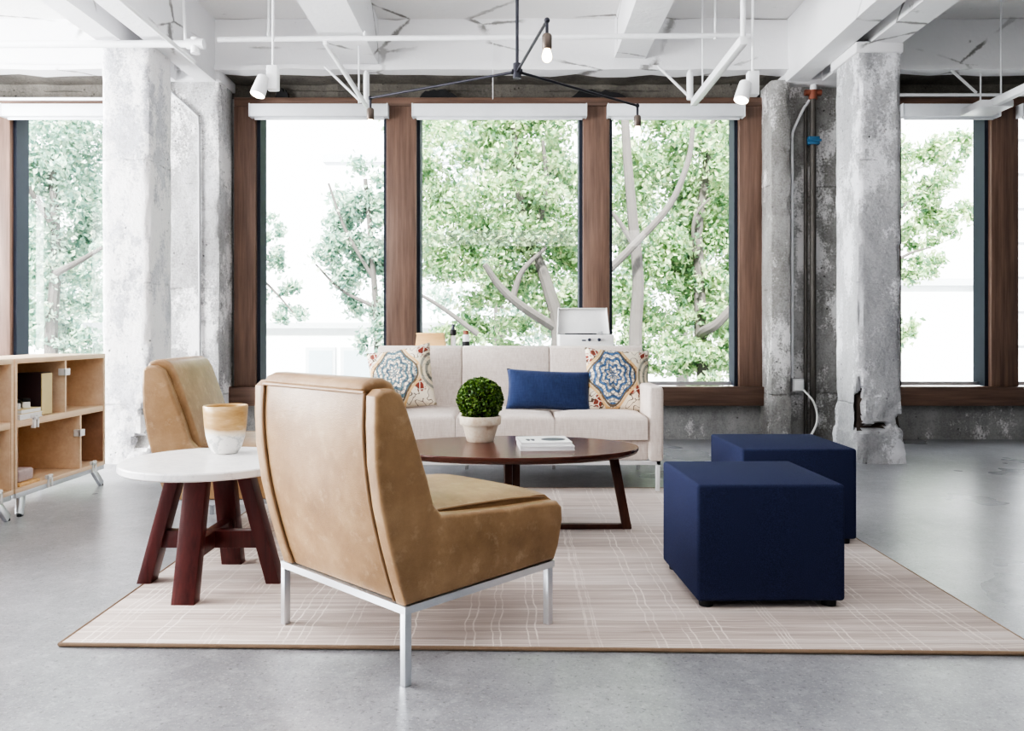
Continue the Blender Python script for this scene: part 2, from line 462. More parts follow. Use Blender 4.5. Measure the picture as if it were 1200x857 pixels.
# left wall: tall openings that let the daylight in
bm = BM()
openings = [(-1.0, 1.9), (2.6, 5.6)]
box(bm, WL-.25, WL, WF, WB, 0, .45); box(bm, WL-.25, WL, WF, WB, 3.0, CZ)
ys = [WF]+[y for o_ in openings for y in o_]+[WB]
for a, b in zip(ys[0::2], ys[1::2]): box(bm, WL-.25, WL, a, b, .45, 3.0)
struct('wall_left', bm, 'plain', 'white side wall with tall window openings', 'wall', smooth=False)
bm = BM(); box(bm, WR, WR+.25, WF, WB, 0, CZ); struct('wall_right', bm, 'drab', 'plain side wall, greyed to cut bounced light', 'wall', smooth=False)
bm = BM(); box(bm, WL, WR, WF-.25, WF, 0, CZ); struct('wall_front', bm, 'drab', 'plain wall behind the camera, greyed to cut bounced light', 'wall', smooth=False)

# spandrel beam, joists, paired girders
bm = BM(); rough_strip(bm, WL, WR, 6.72, 6.88, 3.155, CZ, .014, .22)
rough_strip(bm, WL, WR, 6.695, 6.73, 3.148, 3.185, .012, .2)
struct('spandrel_beam', bm, 'beam', 'white painted concrete beam running above all the windows', 'beam')
for i, (x0, x1, zb, lab) in enumerate(((-1.46, -1.12, 3.2, 'white concrete ceiling joist above the divide between first and second middle windows'),
                                       (.86, 1.12, 3.25, 'white concrete ceiling joist above the divide between second and third middle windows'))):
    bm = BM(); rough_strip(bm, x0, x1, WF, 6.74, zb, CZ, .012, .3); struct('ceiling_beam', bm, 'beam', lab, 'beam')
for x0, x1, lab in ((-2.995, -2.82, 'outer beam of the white pair above the whitewashed column'), (-2.65, -2.49, 'inner beam of the white pair above the whitewashed column'),
                    (2.31, 2.495, 'inner beam of the white pair above the chipped grey column'), (2.606, 2.834, 'outer beam of the white pair above the chipped grey column')):
    bm = BM(); rough_strip(bm, x0, x1, WF, 6.74, 3.06, CZ, .006, .3); struct('ceiling_beam', bm, 'beam', lab, 'beam')
for x0, x1, lab in ((-2.83, -2.64, 'recessed strip between the paired beams above the whitewashed column'), (2.49, 2.61, 'recessed strip between the paired beams above the chipped grey column')):
    bm = BM(); box(bm, x0, x1, WF, 6.72, 3.3, CZ); struct('ceiling_slab', bm, 'ceil', lab, 'beam', smooth=False)

def column(x0, x1, y0, y1, z0, z1, seed, amp=.012, flare=.0, chip=.05, zchip=.6, carve=(), st=.035):
    """rectangular concrete shaft with knocked edges and a broken foot"""
    bm = BM(); nx = max(4, int((x1-x0)/st)); ny = max(4, int((y1-y0)/st)); nz = int((z1-z0)/st)
    per = [(x0+(x1-x0)*i/nx, y0) for i in range(nx)]+[(x1, y0+(y1-y0)*i/ny) for i in range(ny)]+[(x1-(x1-x0)*i/nx, y1) for i in range(nx)]+[(x0, y1-(y1-y0)*i/ny) for i in range(ny)]
    cx, cy = (x0+x1)/2, (y0+y1)/2; off = Vector((seed*7.3, seed*3.1, seed*1.7)); rings = []; hollow = set()
    for k in range(nz+1):
        z = z0+(z1-z0)*k/nz; ring = []
        for x, y in per:
            p = Vector((x, y, z)); d = Vector((x-cx, y-cy, 0))
            edge = min(abs(abs(x-cx)-(x1-x0)/2)+abs(abs(y-cy)-(y1-y0)/2), .08)
            n1 = noise.noise(p*3+off); n2 = noise.noise(p*11+off)
            q = p + d.normalized()*(amp*n1+amp*.5*n2)
            corner = max(0, 1-edge/.03)
            ch = max(0, noise.noise(p*6+off*2)+.05)*corner*chip*(1.6 if z < zchip else .5)+corner*.012
            q -= d.normalized()*ch
            if flare and z < zchip:
                t = 1-z/zchip; q += d.normalized()*flare*(t*t*.6+.4*(1 if z < .22 else 0)*(.4+.6*noise.noise(p*5+off)))
            if z < zchip: q += d.normalized()*(.016*noise.noise(p*9+off)+.008*noise.noise(p*23+off))*min(1, (zchip-z)/.15)
            cut = 0
            for a_, b_, ra, rb in carve:
                if y < y0+.06:
                    dd = ((x-a_)/ra)**2+((z-b_)/rb)**2+.5*noise.noise(p*22+off)
                    if dd < 1: cut = max(cut, .055*min(1, (1-dd)*2.5))
            if cut: q += Vector((.02 if x < x0+.03 else 0, cut, 0))
            vq = bm.verts.new(q); ring.append(vq)
            if cut > .02: hollow.add(vq)
        rings.append(ring)
    n = len(per)
    for a, b in zip(rings, rings[1:]):
        for k in range(n):
            fc = bm.faces.new((a[k], a[(k+1) % n], b[(k+1) % n], b[k]))
            if sum(v in hollow for v in fc.verts) >= 3: fc.material_index = 1
    bm.faces.new(list(reversed(rings[0]))); bm.faces.new(rings[-1])
    return bm
bm = column(-2.995, -2.64, 5.84, 6.24, 0, 3.06, 1, .005, .04, .07, .55, ((-2.66, .34, .05, .14), (-2.70, .16, .06, .06)), .022)
cl = struct('concrete_column', bm, ['column_l', 'pil_r'], 'whitewashed concrete column standing behind the bookcases', 'column')
bm = column(2.52, 2.84, 5.84, 6.26, 0, 3.0, 2, .006, .05, .10, .62, ((2.535, .42, .028, .14), (2.53, .28, .035, .05), (2.60, .262, .11, .026), (2.69, .285, .05, .022), (2.83, .30, .035, .07)), .018)
cr = struct('concrete_column', bm, ['column_r', 'hollow'], 'grey concrete column with a chipped broken foot behind the stools', 'column')
bm = BM(); box(bm, 2.5, 2.845, 5.825, 6.3, 2.99, 3.07, .01); obj('capital', bm, 'beam', cr)
bm = column(-3.32, -2.475, 6.8, 7.14, 0, 3.09, 3, .008, .015, .05, .4)
pl = struct('wall_pillar', bm, 'pil_l', 'pale concrete pilaster beside the first middle window', 'pillar')
bm = BM(); box(bm, -3.32, -2.46, 6.74, 7.14, 3.075, 3.2, .01); obj('capital', bm, 'beam', pl)
bm = column(2.2, 2.37, 6.8, 7.14, 0, 3.09, 4, .008, .015, .06, .5)
pr = struct('wall_pillar', bm, 'pil_r', 'rough grey concrete pilaster beside the third middle window', 'pillar')
bm = column(2.33, 3.25, 6.95, 7.14, 0, 3.1, 5, .01, .0, .03, .4); obj('recess', bm, 'pil_r', pr)
bm = BM(); box(bm, 2.32, 3.2, 6.74, 7.14, 3.075, 3.2, .01); obj('capital', bm, 'beam', pr)

# ---------------------------------------------------------------- windows
TY = 7.06        # front face of the timber
def trim(n, x0, x1, z0, z1, mat, lab, y0=TY, y1=WB+.02):
    bm = BM(); box(bm, x0, x1, y0, y1, z0, z1, .006); o = struct('trim_%d' % n, bm, mat, lab, 'window trim'); return o
tn = 0
trims = [(-2.448, -2.26, 'timber', 'walnut jamb beside the pale pilaster'), (-1.107, -.8436, 'timber', 'walnut post between first and second middle windows'),
         (.625, .859, 'timber', 'walnut post between second and third middle windows'), (2.0, 2.207, 'timber', 'walnut jamb beside the rough grey pilaster'),
         (-4.68, -4.42, 'timber', 'walnut post at the bookcase window'), (-3.49, -3.3, 'timber', 'walnut jamb behind the whitewashed column'),
         (-6.05, -5.85, 'timber', 'walnut jamb at the far end of the bookcase bay'),
         (3.25, 3.42, 'timber', 'walnut jamb behind the chipped grey column'), (4.22, 4.46, 'timber', 'walnut post past the chipped grey column'), (5.58, 5.78, 'timber', 'walnut jamb at the far end of the stool bay')]
for x0, x1, m_, lab in trims:
    tn += 1; trim(tn, x0, x1, .473, 2.943, m_, lab)
for x0, x1, lab in ((-2.448, 2.207, 'the middle window bay'), (-6.05, -3.3, 'the window by the bookcases'), (3.25, 5.78, 'the windows past the grey column')):
    tn += 1; trim(tn, x0, x1, 2.943, 3.02, 'timber_h', 'walnut head board over '+lab)
    tn += 1; trim(tn, x0-.03 if x0 > -5 else x0, x1+.03, .307, .473, 'timber_h', 'walnut sill board under '+lab, TY-.05)
wins = [(-5.85, -4.68, 'window beyond the bookcase post'), (-4.42, -3.49, 'tall window above the bookcases'), (-2.26, -1.107, 'first middle window with a white low building outside'), (-.8436, .625, 'second middle window, filled by a leafy tree'),
        (.859, 2.0, 'third middle window with pale trunks outside'), (3.42, 4.22, 'tall window past the chipped grey column'), (4.46, 5.58, 'window beyond the walnut post past the grey column')]
for i, (x0, x1, lab) in enumerate(wins):
    w = thing('window_%d' % (i+1), lab, 'window', ((x0+x1)/2, 7.2, .473), 0, None, 'structure')
    h = (x1-x0)/2; H = 2.943-.473; t = .03
    bm = BM(); box(bm, -h, -h+t, -.09, .09, 0, H); box(bm, h-t, h, -.09, .09, 0, H); box(bm, -h, h, -.09, .09, H-t, H); box(bm, -h, h, .02, .09, 0, t)
    obj('frame', bm, 'steel', w, smooth=False)
    bm = BM(); box(bm, -h+t, h-t, .0, .03, .0, .035); obj('bottom_rail', bm, 'chrome', w, smooth=False)
    bm = BM(); vs = [bm.verts.new(p) for p in ((-h+t, .055, t), (h-t, .055, t), (h-t, .055, H-t), (-h+t, .055, H-t))]; bm.faces.new(vs)
    obj('glass', bm, 'glass', w, smooth=False)
    s = thing('roller_shade', ['white rolled shade beyond the bookcase post', 'white rolled shade over the window above the bookcases', 'white rolled shade over the first middle window, beside the pale pilaster', 'white rolled shade over the second middle window',
              'white rolled shade over the third middle window, beside the rough pilaster', 'white rolled shade over the window past the grey column', 'white rolled shade beyond the walnut post past the grey column'][i], 'window shade', ((x0+x1)/2, TY-.05, 2.83), 0, 'rolled white window shades')
    h2 = h+.022
    bm = BM(); box(bm, -h2+.006, h2-.006, -.048, .048, 0, .108, .006); obj('cassette', bm, 'shade', s)
    for sg in (-1, 1):
        bm = BM(); box(bm, sg*h2-.006, sg*h2+.006, -.05, .05, -.003, .112, .003); obj('end_cap', bm, 'shade', s)
    bm = BM(); box(bm, -h+.01, h-.01, .0, .016, -.02, .004, .003); obj('hem_bar', bm, 'shade', s)

# ---------------------------------------------------------------- pipes and conduits
def pipe(name, label, cat, pts, r, mat, n=10, group=None):
    bm = BM(); tube(bm, pts, r, n); return tag(obj(name, bm, mat), label, cat, group)
def P(px, py, Y): return Vector(((px-600)*Y/F, Y, CAMZ-(py-387)*Y/F))

t = thing('sprinkler_pipe', 'thick white sprinkler pipe crossing over the whitewashed column top', 'pipe', (-6.55, 5.70, 2.995))
bm = BM(); tube(bm, [(0, 0, 0), (4.33, 0, .01)], .026, 14); obj('run', bm, 'white_metal', t)
bm = BM(); tube(bm, [(4.24, 0, .01), (4.36, 0, .01)], .036, 14); tube(bm, [(4.3, 0, .05), (4.3, 0, -.06)], .032, 14); obj('tee_fitting', bm, 'white_metal', t)
bm = BM(); tube(bm, [(4.23, 0, .03), (4.2, 0, .585)], .011, 8); obj('hanger_rod', bm, 'white_metal', t)
t = thing('sprinkler_pipe', 'long thin white sprinkler pipe crossing below the ceiling joists', 'pipe', (-2.2, 6.0, 3.145))
bm = BM(); tube(bm, [(0, 0, 0), (3.98, 0, .03)], .02, 12); obj('run', bm, 'white_metal', t)
for x, h in ((.38, .43), (1.1, .06), (3.72, .41)):
    bm = BM(); tube(bm, [(x, 0, .01), (x, 0, h)], .009, 8); tube(bm, [(x, 0, .0), (x, 0, .05)], .014, 8); obj('hanger_rod', bm, 'white_metal', t)
pipe('conduit', 'thin white conduit slanting along the ceiling near the whitewashed column', 'conduit', [(-2.285, 1.0, 2.905), (-2.285, 5.76, 2.9)], .016, 'white_metal')
pipe('conduit', 'white horizontal bar over the window above the bookcases', 'conduit', [(-6.55, 6.92, 2.965), (-3.32, 6.92, 2.965)], .014, 'white_metal', 8)
pipe('conduit', 'white horizontal bar over the window past the grey column', 'conduit', [(2.9, 6.92, 3.0), (6.55, 6.92, 3.0)], .014, 'white_metal', 8)
pipe('conduit', 'thin grey conduit bending down the pale pilaster', 'conduit', smooth_line([(-3.0, 6.6, 3.1), (-2.93, 6.775, 3.04), (-2.88, 6.782, 2.98), (-2.68, 6.782, 2.80), (-2.65, 6.782, 2.73), (-2.645, 6.782, 2.4), (-2.64, 6.782, .72)], 4), .011, 'pipe_grey')
pipe('conduit', 'thin white conduit bending down the rough grey pilaster to an outlet box', 'conduit', smooth_line([(2.56, 6.9, 2.95), (2.5, 6.9, 2.86), (2.42, 6.88, 2.7), (2.4, 6.87, 2.62), (2.4, 6.87, 2.4), (2.4, 6.87, .56)], 4), .012, 'white_metal')
t = thing('riser_pipe', 'dark vertical pipe with a blue clamp and rusty red top fitting', 'pipe', (2.585, 6.89, 0))
bm = BM(); tube(bm, [(0, 0, 0), (0, 0, 3.0)], .026, 12); obj('pipe', bm, 'pipe_dark', t)
bm = BM(); box(bm, -.05, .05, -.035, .03, 2.56, 2.63, .008); tube(bm, [(-.06, -.03, 2.595), (.06, -.03, 2.595)], .012, 8); obj('clamp', bm, 'blue', t)
bm = BM(); tube(bm, [(-.07, 0, 3.01), (.07, 0, 3.01)], .026, 10); tube(bm, [(0, 0, 2.95), (0, 0, 3.03)], .036, 10); obj('fitting', bm, 'rust', t)
bm = BM(); tube(bm, [(0, 0, 3.03), (.01, 0, 3.12), (.1, -.05, 3.2)], .03, 10); obj('elbow', bm, 'white_metal', t)
pipe('riser_pipe', 'second dark vertical pipe, thinner, beside the clamped one', 'pipe', [(2.53, 6.91, 0), (2.53, 6.91, 2.92)], .016, 'pipe_dark')

# track rails that run towards the windows
def rail(name_lab, x, y0, y1, z, r, posts):
    t = thing('track_rail', name_lab, 'light rail', (x, y1, z), 0, 'white rails under the ceiling')
    bm = BM(); bar(bm, (0, y0-y1, 0), (0, 0, 0), r*2, r*2.2, (1, 0, 0), .004); obj('rail', bm, 'white_metal', t)
    for dx, dy, h in posts:
        bm = BM(); tube(bm, [(dx, dy, 0), (dx, dy, h)], .007, 8); obj('hanger_rod', bm, 'white_metal', t)
    return t
t = rail('white rail ending over the post between first and second middle windows', -1.156, 4.96, 6.39, 2.75, .013, [(-.045, -.1, .83), (.0, -.02, .28)])
bm = BM(); tube(bm, [(-.33, -.03, .31), (-.04, -.02, .03)], .010, 8); obj('brace', bm, 'white_metal', t)
bm = BM(); tube(bm, [(0, -.02, .02), (0, -.02, .25)], .024, 12); tube(bm, [(0, -.02, .25), (0, -.02, .28)], [.024, .012], 12); obj('junction', bm, 'white_metal', t)
t = rail('thick white rail ending over the third middle window', 1.43, 4.95, 6.31, 2.76, .024, [(.045, -.1, .82)])
bm = BM(); tube(bm, [(-.29, -.03, .28), (-.03, -.02, .03)], .011, 8); obj('brace', bm, 'white_metal', t)
bm = BM(); tube(bm, [(-.035, -.02, .02), (-.035, -.02, .22)], .026, 12); tube(bm, [(-.035, -.02, .22), (-.035, -.02, .25)], [.026, .012], 12); obj('junction', bm, 'white_metal', t)
t = rail('thick white rail ending past the chipped grey column', 3.71, 1.2, 6.4, 2.72, .026, [(.1, -.15, .83), (-.03, -.1, .27)])
bm = BM(); tube(bm, [(-.25, -.08, .3), (-.05, -.08, .12)], .011, 8); obj('brace', bm, 'white_metal', t)
bm = BM(); box(bm, -.12, .14, -.25, .03, -.035, .02, .008); obj('junction', bm, 'white_metal', t)

def spot(x, y, ztop, label, tilt, sgn):
    t = thing('track_spotlight', label, 'spotlight', (x, y, ztop))
    bm = BM(); tube(bm, [(0, 0, 0), (0, 0, CZ-ztop)], .008, 8); obj('stem', bm, 'white_metal', t)
    bm = BM(); box(bm, -.035, .035, -.03, .03, -.12, .03, .006); obj('driver_box', bm, 'white_metal', t)
    d = Vector((sgn*math.sin(tilt), -.25, -math.cos(tilt))).normalized()
    c = Vector((sgn*.065, -.03, -.095))
    bm = BM(); tube(bm, [c-d*.06, c-d*.052, c+d*.055, c+d*.07], [.028, .038, .046, .046], 20); obj('lamp_head', bm, 'white_metal', t)
    bm = BM(); tube(bm, [c+d*.07, c+d*.074], [.042, .038], 20); obj('lens', bm, 'spot_face', t)
    return t
spot(-1.49, 5.0, 2.585, 'white spotlight on a thin stem near the pale pilaster', .25, -1)
spot(1.50, 5.0, 2.55, 'white spotlight on a thin stem near the rough grey pilaster', .3, -1)
pipe('conduit', 'short white vertical conduit beside the rear spotlight stem', 'conduit', [(1.44, 5.0, 2.76), (1.44, 5.0, 3.57)], .017, 'white_metal')
pipe('ceiling_cable', 'thin white wire hanging before the second middle window', 'wire', [(-.16, 6.7, 3.5), (-.16, 6.7, 2.9)], .004, 'white_metal', 6)

# three-arm pendant
HUB = P(606, 84, 3.5)
t = thing('pendant_lamp', 'dark three-armed pendant lamp with bare glowing bulbs', 'pendant lamp', HUB)
bm = BM(); tube(bm, [(0, 0, 0), (0, 0, CZ-HUB.z)], .0075, 10); obj('stem', bm, 'black_metal', t)
bm = BM(); tube(bm, [(0, 0, CZ-HUB.z-.04), (0, 0, CZ-HUB.z)], [.06, .065], 20); obj('ceiling_rose', bm, 'black_metal', t)
bm = BM(); tube(bm, [(0, 0, -.03), (0, 0, .035)], .018, 16); tube(bm, [(-.024, 0, .0), (.024, 0, .0)], .012, 10); obj('hub', bm, 'black_metal', t)
for (px, py, Y) in ((641, 24, 2.93), (434, 115, 3.9), (747, 124, 4.06)):
    e = P(px, py, Y)-HUB
    bm = BM(); tube(bm, [Vector((0, 0, 0)), e], .006, 10); bmesh.ops.create_uvsphere(bm, u_segments=12, v_segments=8, radius=.011, matrix=Matrix.Translation(e))
    arm = obj('arm', bm, 'black_metal', t)
    bm = BM(); tube(bm, [e, e-Vector((0, 0, .055))], .006, 8); obj('drop_rod', bm, 'black_metal', arm)
    s0 = e-Vector((0, 0, .05))
    bm = BM(); tube(bm, [s0, s0-Vector((0, 0, .006)), s0-Vector((0, 0, .05)), s0-Vector((0, 0, .055))], [.014, .018, .018, .015], 16); obj('socket', bm, 'socket', arm)
    b0 = s0-Vector((0, 0, .055))
    bm = BM(); lathe(bm, [(.011, 0), (.013, -.006), (.017, -.018), (.0185, -.028), (.016, -.039), (.009, -.046), (.001, -.048)], b0, 16); obj('bulb', bm, 'bulb', arm)

ob = thing('outlet_box', 'pale wall outlet box low on the rough grey pilaster', 'outlet', (2.44, 6.86, .5))
bm = BM(); box(bm, -.05, .05, -.03, .1, -.055, .055, .006); obj('box', bm, 'outlet', ob)
bm = BM(); box(bm, -.036, .036, -.036, -.029, -.042, .042, .004); obj('cover_plate', bm, 'white', ob)
pipe('power_cord', 'white power cord running from the outlet box to the floor behind the stools', 'cord', smooth_line([(2.48, 6.82, .46), (2.53, 6.72, .36), (2.47, 6.5, .22), (2.3, 6.3, .06), (2.2, 6.1, .01), (1.9, 5.6, .008), (1.6, 5.1, .008)], 6), .009, 'cord', 8)

# ---------------------------------------------------------------- rug
bm = BM()
rc = [(-1.385, 2.455), (1.585, 2.385), (1.585, 4.87), (-1.41, 4.87)]
prism(bm, rc, .001, .012, 'z', .003, 2)
rug = thing('area_rug', 'pale pinkish beige plaid rug under the seating group', 'rug', (0, 0, 0))
obj('pile', bm, 'rug', rug)
bm = BM()
tube(bm, [(x, y, .0075) for x, y in rc+rc[:1]], .0068, 8); obj('binding', bm, 'rug_edge', rug)
RZ = .012

# ---------------------------------------------------------------- armchairs
def make_armchair(label):
    t = thing('armchair', label, 'armchair', (0, 0, 0), 0, 'tan leather slipper chairs')
    # local: x forward from the rear legs, y 0 (sitter's right) .. .62, z from the floor
    W = .62
    bm = BM()
    for a, b in (((0, 0), (.60, 0)), ((0, W), (.60, W)), ((0, 0), (0, W)), ((.60, 0), (.60, W))):
        e_ = .011 if a[1] == b[1] else -.0105; box(bm, min(a[0], b[0])-.011, max(a[0], b[0])+.011, min(a[1], b[1])-e_, max(a[1], b[1])+e_, .184, .205, .0)
    obj('frame', bm, 'chrome', t)
    for x in (0, .59):
        for y in (0, W):
            bm = BM(); bar(bm, (x, y, 0), (x, y, .1845), .023, .023, (1, 0, 0), .002); obj('leg', bm, 'chrome', t)
    side = [(-.005, .206), (.612, .206), (.635, .25), (.655, .33), (.652, .375), (.63, .395), (.57, .40), (.40, .41), (.22, .425), (.125, .435),
            (.095, .47), (.073, .545), (.035, .65), (.003, .738), (-.02, .785), (-.05, .800), (-.085, .800), (-.106, .783), (-.108, .70), (-.104, .60), (-.085, .48), (-.06, .38), (-.03, .28)]
    for y0, y1 in ((-.012, .045), (W-.045, W+.012)):
        bm = BM(); prism(bm, side, y0, y1, 'y', .014, 4); obj('side_panel', bm, 'leather', t)
    # rear panel and its welts
    rear = [(-.100, .788), (-.104, .70), (-.098, .60), (-.079, .48), (-.054, .38), (-.024, .28), (.002, .21)]
    rl = smooth_line([(a, 0, b) for a, b in rear], 4)
    bm = BM(); prism(bm, [(p.x, p.z) for p in rl]+[(p.x+.03, p.z) for p in reversed(rl)], .05, W-.05, 'y', .006, 2); obj('back_panel', bm, 'leather', t)
    for y in (.0475, W-.0475):
        bm = BM(); tube(bm, [(p.x-.003, y, p.z) for p in rl], .0062, 8); obj('piping', bm, 'piping', t)
    # inner back pad, folding over the top
    pad = [(-.099, .785), (-.107, .800), (-.098, .815), (-.07, .826), (-.035, .826), (-.005, .812), (.018, .775), (.045, .70), (.075, .61), (.105, .52), (.128, .435), (.13, .40), (.06, .40), (.0, .60), (-.06, .77)]
    bm = BM(); prism(bm, pad, .047, W-.047, 'y', .016, 4); obj('backrest', bm, 'leather', t)
    bm = BM(); tube(bm, [(-.104, .047, .790), (-.104, W-.047, .790)], .005, 8); obj('piping', bm, 'piping', t)
    # seat with a crowned top
    bm = BM(); nx, ny = 14, 14; x0, x1, y0, y1 = .06, .665, .043, W-.043
    top = {}
    for i in range(nx+1):
        for j in range(ny+1):
            u, w = i/nx, j/ny
            x = x0+(x1-x0)*u; y = y0+(y1-y0)*w
            cr = (1-(2*u-1)**4)*(1-(2*w-1)**4)
            z = .412+.022*(1-u)+.024*cr-.03*max(0, (u-.9)/.1)**2
            top[i, j] = bm.verts.new((x, y, z))
    for i in range(nx):
        for j in range(ny): bm.faces.new((top[i, j], top[i+1, j], top[i+1, j+1], top[i, j+1]))
    for j in (0, ny):
        low = [bm.verts.new(top[i, j].co-Vector((0, 0, .06))) for i in range(nx+1)]
        for i in range(nx): bm.faces.new((top[i, j], top[i+1, j], low[i+1], low[i]))
    front = [top[nx, j] for j in range(ny+1)]
    prev = front
    for dx, z in ((.008, .36), (.003, .31), (-.02, .25), (-.045, .206)):
        cur = [bm.verts.new((x1+dx, v.co.y, z)) for v in front]
        for j in range(ny): bm.faces.new((prev[j], cur[j], cur[j+1], prev[j+1]))
        prev = cur
    back = [bm.verts.new((x0, y0, .206)), bm.verts.new((x0, y1, .206))]
    bm.faces.new((prev[0], back[0], back[1], prev[-1]) if False else [prev[0]]+[back[0], back[1]]+list(reversed(prev[1:])))
    obj('seat', bm, 'leather', t, angle=60)
    bm = BM(); tube(bm, smooth_line([(.13, .044, .436), (.3, .043, .430), (.5, .043, .418), (.62, .046, .402)], 4), .0045, 6); obj('seat_piping', bm, 'piping', t); bm = BM(); tube(bm, smooth_line([(.13, W-.044, .436), (.3, W-.043, .430), (.5, W-.043, .418), (.62, W-.046, .402)], 4), .0045, 6)
    obj('seat_piping', bm, 'piping', t)
    return t
ch = make_armchair('tan leather armless chair with its back towards the viewer, nearest the camera')
ch.location = (-.29, 2.19, 0); ch.rotation_euler.z = math.atan2(.724, .69)
ch2 = copy_tree(ch); ch.location.z = RZ
lg0 = [c for c in ch.children if c.name.startswith('leg')][0]      # this leg stands off the rug, on the bare floor
lg0.scale.z = (.184+RZ)/.184; lg0.location.z = -RZ; ch2['label'] = 'tan leather armless chair seen side-on behind the round side table'
ch2.location = (-1.525, 3.55, RZ); ch2.rotation_euler.z = math.radians(3)

# ---------------------------------------------------------------- round side table and vessel
t = thing('side_table', 'round white topped side table on four splayed red-brown legs', 'side table', (-1.147, 3.06, RZ))
TH = .478-RZ
bm = BM(); lathe(bm, [(.29, TH-.032), (.318, TH-.03), (.325, TH-.024), (.325, TH-.005), (.321, TH), (.0, TH)], n=72); obj('table_top', bm, 'marble', t)
for k, (dx, dy) in enumerate(((0, -1), (1, 0), (0, 1), (-1, 0))):
    bm = BM(); s = (-dy, dx, 0)
    bar(bm, (dx*.245, dy*.245, 0), (dx*.125, dy*.125, TH-.03), .082 if dx == 0 else .07, .055, s, .003)
    for v in bm.verts:
        if v.co.z < .02: v.co.z = 0
        if v.co.z > TH-.05: v.co.z = TH-.031
    obj('leg', bm, 'mahog', t)
bm = BM(); bar(bm, (-.2, 0, .165), (.2, 0, .165), .045, .065, (0, 1, 0), .002); obj('stretcher', bm, 'mahog', t)
bm = BM(); bar(bm, (0, -.2, .165), (0, .2, .165), .045, .064, (1, 0, 0), .002); obj('stretcher', bm, 'mahog', t)
bm = BM(); lathe(bm, [(.001, 0), (.044, 0), (.050, .004), (.064, .03), (.075, .07), (.081, .115), (.0845, .16), (.086, .188), (.084, .191), (.079, .187), (.074, .12), (.05, .03), (.001, .02)], n=48)
v = tag(obj('votive_vessel', bm, 'vessel'), 'tapered gold and white stone vessel on the round side table', 'vessel'); v.location = (-1.146, 3.21, .4785)

# ---------------------------------------------------------------- coffee table with pot and magazines
CT = .42
t = thing('coffee_table', 'dark walnut oval coffee table on angled sled legs', 'coffee table', (-.0, 3.81, RZ))
bm = BM(); A, B = .60, .365; n = 96; Z = CT-RZ
prof = [(.955, Z-.034), (.985, Z-.026), (1., Z-.012), (1., Z-.004), (.996, Z)]
rings = [[bm.verts.new(((A-.0)*math.cos(2*PI*k/n)-(1-s)*A*math.cos(2*PI*k/n), (B-(1-s)*A)*math.sin(2*PI*k/n), z)) for k in range(n)] for s, z in prof]
for a, b in zip(rings, rings[1:]):
    for k in range(n): bm.faces.new((a[k], a[(k+1) % n], b[(k+1) % n], b[k]))
bm.faces.new(list(reversed(rings[0]))); bm.faces.new(rings[-1])
obj('table_top', bm, 'walnut', t)
def sled(ax, y0, y1, name='sled_leg'):
    p0 = Vector((ax*.02, y0, Z-.034)); p1 = Vector((ax*.02, y0, .0)); p2 = Vector((ax*.57, y1, .0)); p3 = Vector((ax*.50, y1, Z-.034))
    bm = BM(); u = (p2-p1).normalized(); sd = u.cross(Vector((0, 0, 1)))
    bar(bm, p0, p1, .036, .03, u, .002)
    bar(bm, p1+Vector((0, 0, .0125))-u*.018, p2+Vector((0, 0, .0125))+u*.004, .025, .03, (0, 0, 1), .002)
    bar(bm, p2-u*.016, p3-u*.016, .044, .034, u, .002)
    for v in bm.verts: v.co.z = max(v.co.z, 0); v.co.z = min(v.co.z, Z-.032)
    return obj(name, bm, 'walnut_v', t)
sled(1, .06, .06); sled(-1, .04, -.10); sled(-1, .10, .2)
pt = thing('potted_boxwood', 'round clipped boxwood ball in a whitewashed terracotta pot on the coffee table', 'potted plant', (-.157, 3.98, CT))
bm = BM(); lathe(bm, [(.001, 0), (.064, 0), (.067, .004), (.088, .078), (.089, .082), (.099, .083), (.102, .088), (.104, .122), (.102, .126), (.094, .126), (.09, .11), (.001, .108)], n=48); obj('pot', bm, 'pot', pt)
bm = BM(); lathe(bm, [(.001, .105), (.09, .105), (.09, .112), (.001, .118)], n=24); obj('soil', bm, 'soil', pt)
bm = BM(); tube(bm, [(0, 0, .11), (.003, 0, .2)], [.01, .007], 8); obj('stem', bm, 'bark', pt)
def leaf_mesh(name, centers, normals, dirs, size, ratio, mat, parent, fold=.15):
    """numpy cloud of small pointed leaves: one diamond each"""
    nL = len(centers); c = centers; d = dirs/np.linalg.norm(dirs, axis=1, keepdims=True)
    s = np.cross(normals, d); s /= np.maximum(np.linalg.norm(s, axis=1, keepdims=True), 1e-6)
    nn = np.cross(d, s)
    L = size[:, None]; w = L*ratio
    V = np.empty((nL, 4, 3))
    V[:, 0] = c-d*L*.5; V[:, 1] = c+s*w*.5-nn*L*fold; V[:, 2] = c+d*L*.5; V[:, 3] = c-s*w*.5-nn*L*fold
    me = bpy.data.meshes.new(name)
    me.vertices.add(nL*4); me.vertices.foreach_set('co', V.reshape(-1))
    me.loops.add(nL*4); me.loops.foreach_set('vertex_index', np.arange(nL*4, dtype=np.int32))
    me.polygons.add(nL); me.polygons.foreach_set('loop_start', np.arange(0, nL*4, 4, dtype=np.int32))
    me.update(); me.validate(); me.materials.append(MT[mat])
    o = bpy.data.objects.new(name, me); COL.objects.link(o); o.parent = parent
    return o
rng = np.random.default_rng(3)
def unit(n):
    v = rng.normal(size=(n, 3)); return v/np.linalg.norm(v, axis=1, keepdims=True)
n = 4200; u = unit(n); u = u[u[:, 2] > -.78]; n = len(u)
lump = 1+.05*np.sin(u[:, 0]*9+1)*np.sin(u[:, 1]*8)*np.cos(u[:, 2]*7)
rad = .113*lump*(1-.3*rng.random(n)**2.5)
